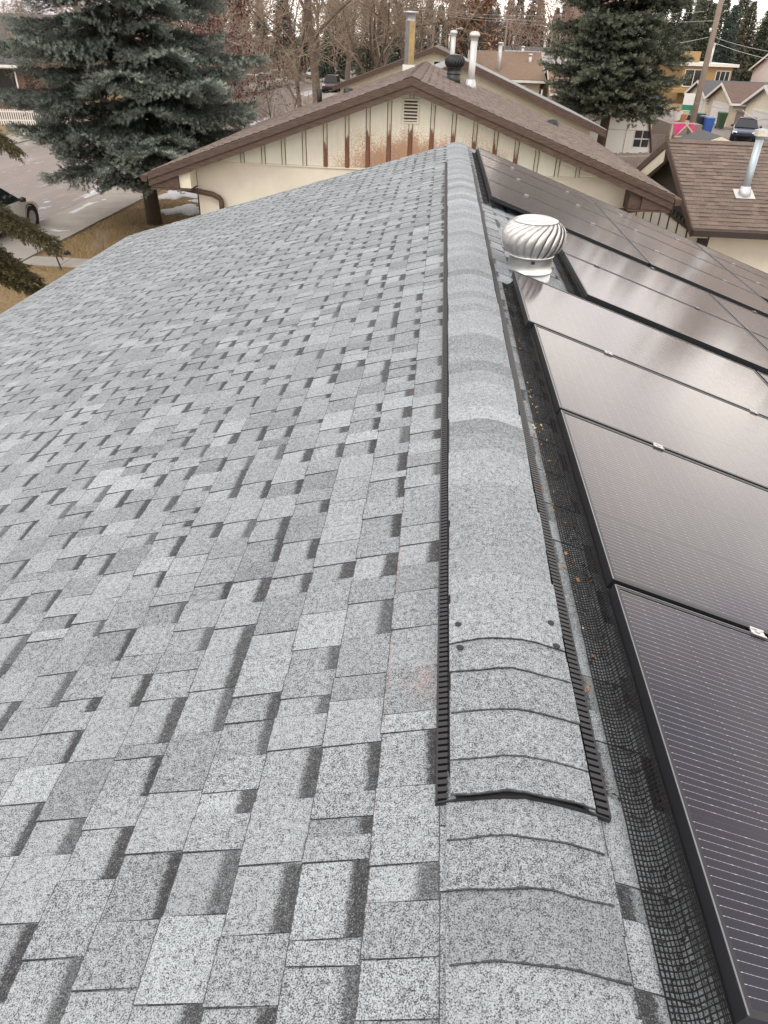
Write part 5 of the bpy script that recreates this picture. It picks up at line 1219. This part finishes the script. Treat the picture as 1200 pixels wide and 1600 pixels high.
# ============================================================ VEHICLES
M['headlamp'] = simple('clear_headlamp', (.70, .72, .74), .12)
M['taillamp'] = simple('red_taillamp', (.35, .02, .02), .2)
def vehicle(label, x, y, heading, paint, style='sedan', sc=1.0, group=None, cat='car', z=None, detail=True):
    """body lofted through cross-sections, glasshouse with separate panes, wheels with rims"""
    t = thing('parked_car' if style != 'pickup' else 'pickup_truck', label, cat, (x, y, GZ + .01 if z is None else z), group)
    if style == 'sedan': Lh, top, belt, cab = 2.28, 1.42, .92, (-1.75, -1.05, .42, 1.18)
    elif style == 'suv': Lh, top, belt, cab = 2.30, 1.72, 1.06, (-2.20, -1.95, .55, 1.10)
    elif style == 'van': Lh, top, belt, cab = 2.45, 1.85, 1.08, (-2.38, -2.25, 1.05, 1.75)
    else: Lh, top, belt, cab = 2.75, 1.80, 1.12, (-.65, -.50, .85, 1.40)
    st = [(-Lh, .45, belt - .16, .70), (-Lh + .10, .30, belt - .06, .82), (-Lh + .6, .24, belt + .0, .89), (-.6, .22, belt, .90), (.7, .22, belt - .01, .90), (1.2, .23, belt - .05, .89), (Lh - .45, .26, belt - .16, .85), (Lh - .10, .32, belt - .27, .76), (Lh, .42, belt - .36, .62)]
    ca, sa = math.cos(heading), math.sin(heading); bz = t.location.z
    def Wp(px, py, pz): return (x + (px * ca - py * sa) * sc, y + (px * sa + py * ca) * sc, bz + pz * sc)
    b = MB(); n = 8
    for sx_, zb, zt, w in st:
        for py, pz in ((-w * .88, zb), (-w, zb + .16), (-w * 1.0, zb + (zt - zb) * .55), (-w * .95, zt - .03), (w * .95, zt - .03), (w, zb + (zt - zb) * .55), (w, zb + .16), (w * .88, zb)): b.v.append(Wp(sx_, py, pz + (.0)))
    for i in range(len(st) - 1):
        for k in range(n): b.face((i * n + k, (i + 1) * n + k, (i + 1) * n + (k + 1) % n, i * n + (k + 1) % n))
    b.face(range(n)); b.face([(len(st) - 1) * n + k for k in range(n)][::-1])
    bo = b.build('body', paint, t); me = bo.data
    bm = bmesh.new(); bm.from_mesh(me); bmesh.ops.recalc_face_normals(bm, faces=bm.faces); bm.to_mesh(me); bm.free()
    me.polygons.foreach_set('use_smooth', [True] * len(me.polygons))
    try: me.set_sharp_from_angle(angle=R(32))
    except Exception: pass
    r0, r1, f1, f0 = cab; wb, wt = .80, .62; zb = belt - .045
    base = [(r0, -wb), (f0, -wb), (f0, wb), (r0, wb)]; roof_ = [(r1, -wt), (f1, -wt), (f1, wt), (r1, wt)]
    c = MB(); c.hexa([Wp(px, py, zb) for px, py in base] + [Wp(px, py, top - .05) for px, py in roof_])
    c.hexa([Wp(px, py, top - .048) for px, py in roof_] + [Wp(px * .97 + .02, py * .86, top) for px, py in roof_]); c.build('cabin', paint, t)
    def pane(nm, a, b_, cc, d, ins=.07, mat=None):
        A, B, C_, D_ = (Vector(Wp(*p)) for p in (a, b_, cc, d)); ctr = (A + B + C_ + D_) / 4; nn = (B - A).cross(D_ - A).normalized()
        if nn.dot(ctr - Vector(Wp((r0 + f0) / 2, 0, (zb + top) / 2))) < 0: nn = -nn
        q = [p + (ctr - p) * ins + nn * .006 * sc for p in (A, B, C_, D_)]; m_ = MB(); m_.hexa([tuple(p - nn * .004 * sc) for p in q] + [tuple(p) for p in q]); return m_.build(nm, mat or M['dark_glass'], t)
    zt = top - .05
    pane('windshield', (f0, -wb, zb), (f0, wb, zb), (f1, wt, zt), (f1, -wt, zt)); pane('rear_window', (r0, -wb, zb), (r0, wb, zb), (r1, wt, zt), (r1, -wt, zt))
    mid = (r0 + f0) / 2 + .05; midt = (r1 + f1) / 2 + .05
    for s in (-1, 1):
        pane('side_window', (r0, s * wb, zb), (mid, s * wb, zb), (midt, s * wt, zt), (r1, s * wt, zt)); pane('side_window', (mid, s * wb, zb), (f0, s * wb, zb), (f1, s * wt, zt), (midt, s * wt, zt))
    for sx_ in (-1, 1):
        for s in (-1, 1):
            cx_ = sx_ * (Lh - .88) if sx_ > 0 else -(Lh - .85); rw = .335 if style in ('sedan',) else .37
            def wheel(nm, prof, mat, par):
                m_ = MB(); k = 20
                for pr, py in prof:
                    for i in range(k): a = 2 * math.pi * i / k; m_.v.append(Wp(cx_ + pr * math.cos(a), s * py, rw + pr * math.sin(a)))
                for i in range(len(prof) - 1):
                    for j in range(k): m_.face((i * k + j, i * k + (j + 1) % k, (i + 1) * k + (j + 1) % k, (i + 1) * k + j))
                m_.face(range((len(prof) - 1) * k, len(prof) * k)); return m_.build(nm, mat, par)
            wo_ = wheel('wheel', [(rw * .95, .66), (rw, .70), (rw, .895), (rw * .93, .912), (rw * .66, .912), (rw * .64, .89)], M['rubber'], t)
            wheel('rim', [(rw * .63, .88), (rw * .62, .905), (rw * .5, .895), (rw * .18, .900), (rw * .15, .913)], M['alloy'], wo_)
            wheel('arch', [(rw * 1.22, .60), (rw * 1.22, .903), (rw * 1.02, .8)], M['black_plastic'], t)
    if detail:
        for s in (-1, 1):
            m_ = MB(); m_.hexa([Wp(Lh - .34, s * .58, belt - .40), Wp(Lh - .02, s * .52, belt - .42), Wp(Lh - .10, s * .74, belt - .41), Wp(Lh - .34, s * .845, belt - .40), Wp(Lh - .38, s * .60, belt - .225), Wp(Lh - .06, s * .50, belt - .275), Wp(Lh - .13, s * .72, belt - .275), Wp(Lh - .38, s * .84, belt - .22)]); o = m_.build('headlight', M['headlamp'], t)
            bm = bmesh.new(); bm.from_mesh(o.data); bmesh.ops.recalc_face_normals(bm, faces=bm.faces); bm.to_mesh(o.data); bm.free()
            m_ = MB(); a, b_ = Wp(-Lh - .01, s * .52, belt - .38), Wp(-Lh + .08, s * .80, belt - .2); m_.box(min(a[0], b_[0]), max(a[0], b_[0]), min(a[1], b_[1]), max(a[1], b_[1]), a[2], b_[2]); m_.build('taillight', M['taillamp'], t)
            m_ = MB(); m_.lathe(Wp(f0 - .28, s * .98, belt + .03), [(0, -.07), (.10, -.05), (.11, .04), (0, .09)], 8, cap=False); m_.build('mirror', M['black_plastic'], t, True)
        m_ = MB(); m_.bar(Wp(Lh + .005, -.55, .50), Wp(Lh + .005, .55, .50), .04, .13); m_.build('grille', M['black_plastic'], t)
    if style == 'pickup':
        m_ = MB(); m_.hexa([Wp(-Lh + .12, -.72, belt - .02), Wp(-.72, -.72, belt - .02), Wp(-.72, .72, belt - .02), Wp(-Lh + .12, .72, belt - .02), Wp(-Lh + .12, -.72, belt + .005), Wp(-.72, -.72, belt + .005), Wp(-.72, .72, belt + .005), Wp(-Lh + .12, .72, belt + .005)]); m_.build('bed', M['black_plastic'], t)
    return t
navy = simple('navy_car_paint', (.018, .026, .075), .22, .3, var=.1); dkbrown = simple('dark_brown_car_paint', (.075, .055, .05), .3, .2); white_c = simple('white_car_paint', (.72, .72, .72), .3); grey_c = simple('grey_car_paint', (.16, .17, .18), .28, .4); black_c = simple('black_car_paint', (.016, .017, .019), .25, .2); blue_c = simple('pale_blue_car_paint', (.35, .42, .50), .3, .3)
vehicle('silver sedan parked on the street behind the spruce bough', -14.3, 22.4, R(90), M['silver_paint'], 'sedan')
vehicle('dark navy sedan parked before the yellow cream lane garage', 22.5, 62.0, R(250), navy, 'sedan')
vehicle('pale blue car, nearest of the cars parked up the street', -21.6, 84, R(270), blue_c, 'suv', group='cars parked far up the street')
vehicle('white pickup second in the row of cars up the street', -21.4, 90.5, R(270), white_c, 'pickup', group='cars parked far up the street', cat='truck')
vehicle('silver car third in the row of cars up the street', -21.4, 97, R(270), M['silver_paint'], 'suv', group='cars parked far up the street')
vehicle('white van farthest in the row of cars up the street', -21.3, 104, R(270), white_c, 'van', group='cars parked far up the street', cat='van')
vehicle('dark brown suv facing us right of the thick bare trunk', -13.6, 98, R(270), dkbrown, 'suv', group='cars parked far up the street')
vehicle('black car beside the dark brown suv up the street', -11.2, 97, R(270), black_c, 'sedan', group='cars parked far up the street')
vehicle('white car far off between the bare trunks', -20.5, 128, R(270), white_c, 'sedan', group='cars parked far up the street')
vehicle('black pickup in the lane left of the utility pole', 20.6, 84, R(268), black_c, 'pickup', cat='truck')
vehicle('grey car in the lane behind the wheelie bins', 20.7, 92, R(268), grey_c, 'suv')
vehicle('dark van beside the taupe gabled house', 7.6, 104, R(200), black_c, 'van', cat='van')

# ============================================================ POLES, WIRES AND SMALL THINGS
def pole(label, x, y, top, r, z=GZ, arms=(), transformer=False, name='utility_pole'):
    t = thing(name, label, 'pole', (x, y, z)); mb = MB(); mb.tube([(x, y, z - .3), (x, y, (z + top) / 2), (x, y, top)], [r, r * .88, r * .72], 10); mb.build('shaft', M['pole_wood'], t, True)
    for za, w in arms:
        mb = MB(); mb.bar((x - w, y - r, za), (x + w, y - r, za), .11, .13); mb.build('crossarm', M['pole_wood'], t)
        for s in (-.9, -.4, .4, .9):
            mb = MB(); mb.lathe((x + s * w, y - r, za + .06), [(.04, 0), (.06, .06), (.03, .16)], 8); mb.build('insulator', M['galv_dull'], t)
    if transformer: mb = MB(); mb.lathe((x - r - .34, y, top - 2.6), [(.05, -.05), (.3, 0), (.3, 1.0), (.2, 1.08), (0, 1.1)], 14); mb.build('transformer', M['white_metal'], t, True)
    return t
pole('thick weathered utility pole leaning over the lane at the right', 14.95, 50.3, 5.6, .19, arms=((5.1, 1.2),))
mb = MB(); mb.lathe((14.95 - .24, 50.2, 2.2), [(.06, -.1), (.08, .0), (.05, .1)], 8); tag(mb.build('insulator_bracket', M['white_metal']), 'small white insulator on the thick utility pole', 'insulator')
pt_ = at(679, 18, 108); pole('utility pole with white transformer and crossarm above the taupe gable', pt_.x, 108, pt_.z + .25, .19, arms=((pt_.z, 3.2),), transformer=True)
pl_ = at(661, 20, 112); pole('slim grey pole left of the transformer pole', pl_.x, 112, pl_.z, .10)
for (u, v, Y, r, lab) in ((794, 22, 112, .13, 'far pole left of the pale grey roof'), (799, 32, 118, .12, 'slimmer far pole just right of its twin'), (867, 22, 104, .17, 'tall tan pole beside the pinkish bare twigs'), (877, 48, 100, .14, 'short broken pole right of the tall tan pole'), (925, 30, 104, .13, 'far pole left of the dark spruce'), (701, 12, 118, .08, 'thin pale pole before the narrow conifer')):
    q = at(u, v, Y); pole(lab, q.x, Y, q.z, r, arms=((q.z - .3, .9),) if r in (.13, .17) else ())
for (u, v, Y, lab) in ((629, 20, 96, 'street lamp with a white head among the bare branches'), (712, 45, 92, 'street lamp with curved arm above the taupe roof')):
    q = at(u, v, Y); t = thing('street_lamp', lab, 'street lamp', (q.x, Y, GZ)); mb = MB(); mb.tube([(q.x, Y, GZ), (q.x, Y, q.z - .3), (q.x + .1, Y, q.z), (q.x + .5, Y, q.z + .05)], [.09, .07, .06, .05], 8); mb.build('post', M['dark_brown'] if u < 650 else M['white_metal'], t, True)
    mb = MB(); mb.lathe((q.x + .55, Y, q.z), [(.10, -.06), (.26, .0), (.2, .1), (0, .14)], 10, cap=False); mb.build('lamp_head', M['white_metal'], t, True)
def wire(label, pts, r=.018):
    mb = MB(); P = []
    for a, b_ in zip(pts[:-1], pts[1:]):
        a, b_ = Vector(a), Vector(b_); n = 12; sag = (b_ - a).length * .012
        for i in range(n + (1 if b_ == Vector(pts[-1]) else 0)): s = i / n; P.append(a.lerp(b_, s) - Vector((0, 0, sag * 4 * s * (1 - s))))
    mb.tube(P, r, 4); tag(mb.build('power_line', M['wire'] if r > .02 else M['galv_dull']), label, 'wire', 'overhead wires')
wire('upper grey wire running right from the transformer pole', [at(560, 16, 108), at(679, 17, 108), at(867, 24, 104), at(1100, 18, 100)])
wire('second grey wire running right from the transformer pole', [at(570, 24, 108), at(690, 21, 108), at(867, 32, 104), at(1120, 32, 100)])
wire('third grey wire below the crossarm of the far poles', [at(700, 25, 108), at(795, 34, 110), at(925, 42, 104), at(1040, 44, 100)])
wire('lowest grey wire crossing the distant conifers', [at(790, 30, 110), at(925, 34, 104), at(1030, 48, 80)])
wire('wire from the thick pole to the left through the spruce', [at(1107, 58, 50.3), at(1040, 70, 52), at(980, 78, 54)], .014)
wire('wire from the thick pole to the right edge, upper', [at(1116, 58, 50.3), at(1200, 80, 46), at(1300, 100, 40)], .014)
wire('wire from the thick pole to the right edge, lower', [at(1114, 66, 50.3), at(1200, 92, 52), at(1300, 110, 54)], .014)
wire('dark service wire sweeping down to the right garage roof', [at(1085, 160, 50), at(1160, 172, 44), at(1185, 188, 40), at(1300, 165, 34)], .016)
def bin_(label, u, v, Y, c, h=1.18):
    q = at(u, v, Y); t = thing('wheelie_bin', label, 'bin', (q.x, Y, GZ), 'wheelie bins in the lane'); x, y, z = q.x, Y, GZ; mt = simple('bin_' + c[0], c[1], .5)
    mb = MB(); mb.hexa([(x - .24, y - .26, z + .08), (x + .24, y - .26, z + .08), (x + .24, y + .26, z + .08), (x - .24, y + .26, z + .08), (x - .31, y - .36, z + h), (x + .31, y - .36, z + h), (x + .31, y + .36, z + h), (x - .31, y + .36, z + h)]); mb.build('tub', mt, t)
    mb = MB(); mb.hexa([(x - .33, y - .40, z + h + .003), (x + .33, y - .40, z + h + .003), (x + .33, y + .38, z + h + .003), (x - .33, y + .38, z + h + .003), (x - .29, y - .34, z + h + .07), (x + .29, y - .34, z + h + .07), (x + .29, y + .34, z + h + .10), (x - .29, y + .34, z + h + .10)]); mb.build('lid', mt, t)
    for s in (-1, 1): mb = MB(); mb.tube([(x + s * .22, y + .30, z + .1), (x + s * .28, y + .30, z + .1)], .1, 10); mb.build('wheel', M['rubber'], t)
for a in (('bright blue wheelie bin right of the utility pole', 1107, 195, 64, ('blue', (.03, .10, .36))), ('dark navy wheelie bin beside the bright blue one', 1098, 194, 65, ('navy', (.012, .018, .05))), ('dark green wheelie bin behind the utility pole', 1095, 180, 68, ('green', (.014, .06, .035))), ('black wheelie bin left of the utility pole', 1076, 182, 66, ('black', (.015, .018, .025))), ('olive wheelie bin behind the navy sedan', 1127, 188, 70, ('olive', (.03, .07, .03)))): bin_(*a)
q = at(1079, 163, 76); sg = thing('notice_board', 'green and white notice board behind the utility pole', 'sign', (q.x, 76, GZ))
mb = MB(); mb.box(q.x - .7, q.x + .7, 76, 76.06, q.z - .05, q.z + .85); mb.build('white_panel', M['white_paint'], sg); mb = MB(); mb.box(q.x - .7, q.x + .7, 75.98, 76.05, q.z - .75, q.z - .06); mb.build('green_panel', simple('green_panel', (.02, .22, .12), .5), sg)
for s in (-.6, .6): mb = MB(); mb.box(q.x + s - .04, q.x + s + .04, 76.07, 76.14, GZ, q.z + .8); mb.build('post', M['grey_wood'], sg)
for i, (u, v, Y, c, lab) in enumerate(((1066, 184, 60, (.35, .16, .06), 'orange planter on the deck left of the pole'), (1060, 180, 60, (.62, .6, .58), 'white bucket on the deck left of the pole'), (1070, 178, 62, (.5, .42, .36), 'pale umbrella base near the orange planter'))):
    q = at(u, v, Y); mb = MB(); mb.lathe((q.x, Y, q.z - .3), [(.2, 0), (.32, .5), (.34, .52), (.28, .5), (.2, .1)], 12); tag(mb.build('planter', plain('pot%d' % i, c)), lab, 'pot')
mb = MB(); q = at(1070, 190, 59); mb.box(q.x - 1.2, q.x + 1.0, 58, 63, GZ, q.z - .1); tag(mb.build('deck', M['grey_wood']), 'low timber deck behind the pink fabric', 'deck')
# garden lamp, stones and twigs by the walkway
lt = thing('garden_lamp', 'small solar garden lamp leaning beside the walkway', 'garden lamp', (-10.45, 19.3, GZ))
mb = MB(); mb.tube([(-10.40, 19.25, GZ - .02), (-10.52, 19.32, GZ + .36)], .022, 8); mb.build('stake', M['rib_plastic'], lt)
mb = MB(); mb.lathe((-10.53, 19.33, GZ + .34), [(.03, 0), (.07, .02), (.08, .10), (.12, .11), (.11, .14), (0, .15)], 12, cap=False); mb.build('lamp_head', M['galv_dull'], lt, True)
for x, y, s, mt, lab in ((-11.25, 20.75, .15, M['white_snow'], 'white stone on the grass by the walkway'), (-10.95, 20.8, .10, M['rib_plastic'], 'dark stone beside the white one'), (-11.40, 20.7, .09, M['rib_plastic'], 'small dark stone left of the white one'), (-8.95, 22.0, .10, M['rib_plastic'], 'dark stone on the lawn near the roof edge')):
    bm = bmesh.new(); bmesh.ops.create_icosphere(bm, subdivisions=2, radius=s)
    for v in bm.verts: v.co *= rng.uniform(.85, 1.15); v.co.z *= .75
    me = bpy.data.meshes.new('stone'); bm.to_mesh(me); bm.free(); me.materials.append(mt); o = link('stone', me); o.location = (x, y, GZ + s * .4); tag(o, lab, 'stone')
dup(b2, (-9.75, 20.75, GZ), 0, .05, 'tiny bare shrub stub on the lawn by the walkway')['category'] = 'shrub'

# dead lawn grass: short blades standing on the two lawns that can be seen past the roof edge
g_ = np.random.default_rng(5); n = 26000
gx_ = np.concatenate([g_.uniform(-11.7, -5.0, n // 2), g_.uniform(-11.7, -8.0, n // 2)]); gy_ = np.concatenate([g_.uniform(16.5, 33, n // 2), g_.uniform(19, 30, n // 2)])
k_ = ~((gy_ > 19.42) & (gy_ < 20.38)); gx_, gy_ = gx_[k_], gy_[k_]; n = len(gx_)
T0 = np.array([[0, -.07, 0], [0, .07, 0], [1.0, 0, .15]]); D = g_.normal(0, .55, (n, 3)); D[:, 2] = g_.uniform(.25, .9, n)
V = place(T0, frames(D), np.stack([gx_, gy_, np.full(n, GZ)], 1), g_.uniform(.04, .11, n))
kk = g_.uniform(0, 1, n)[:, None]; cg = np.array((.165, .108, .045)) * (1 - kk) + np.array((.37, .265, .135)) * kk
cg = cg * (.75 + .5 * (np.sin(gx_ * 3.1) * np.sin(gy_ * 2.3) * .5 + .5))[:, None]
go = npmesh('dead_grass', V, np.arange(n * 3).reshape(-1, 3), M['leaves'], None, np.repeat(cg, 3, axis=0), kind='stuff'); go['label'] = 'short straw coloured dead grass on the lawn'
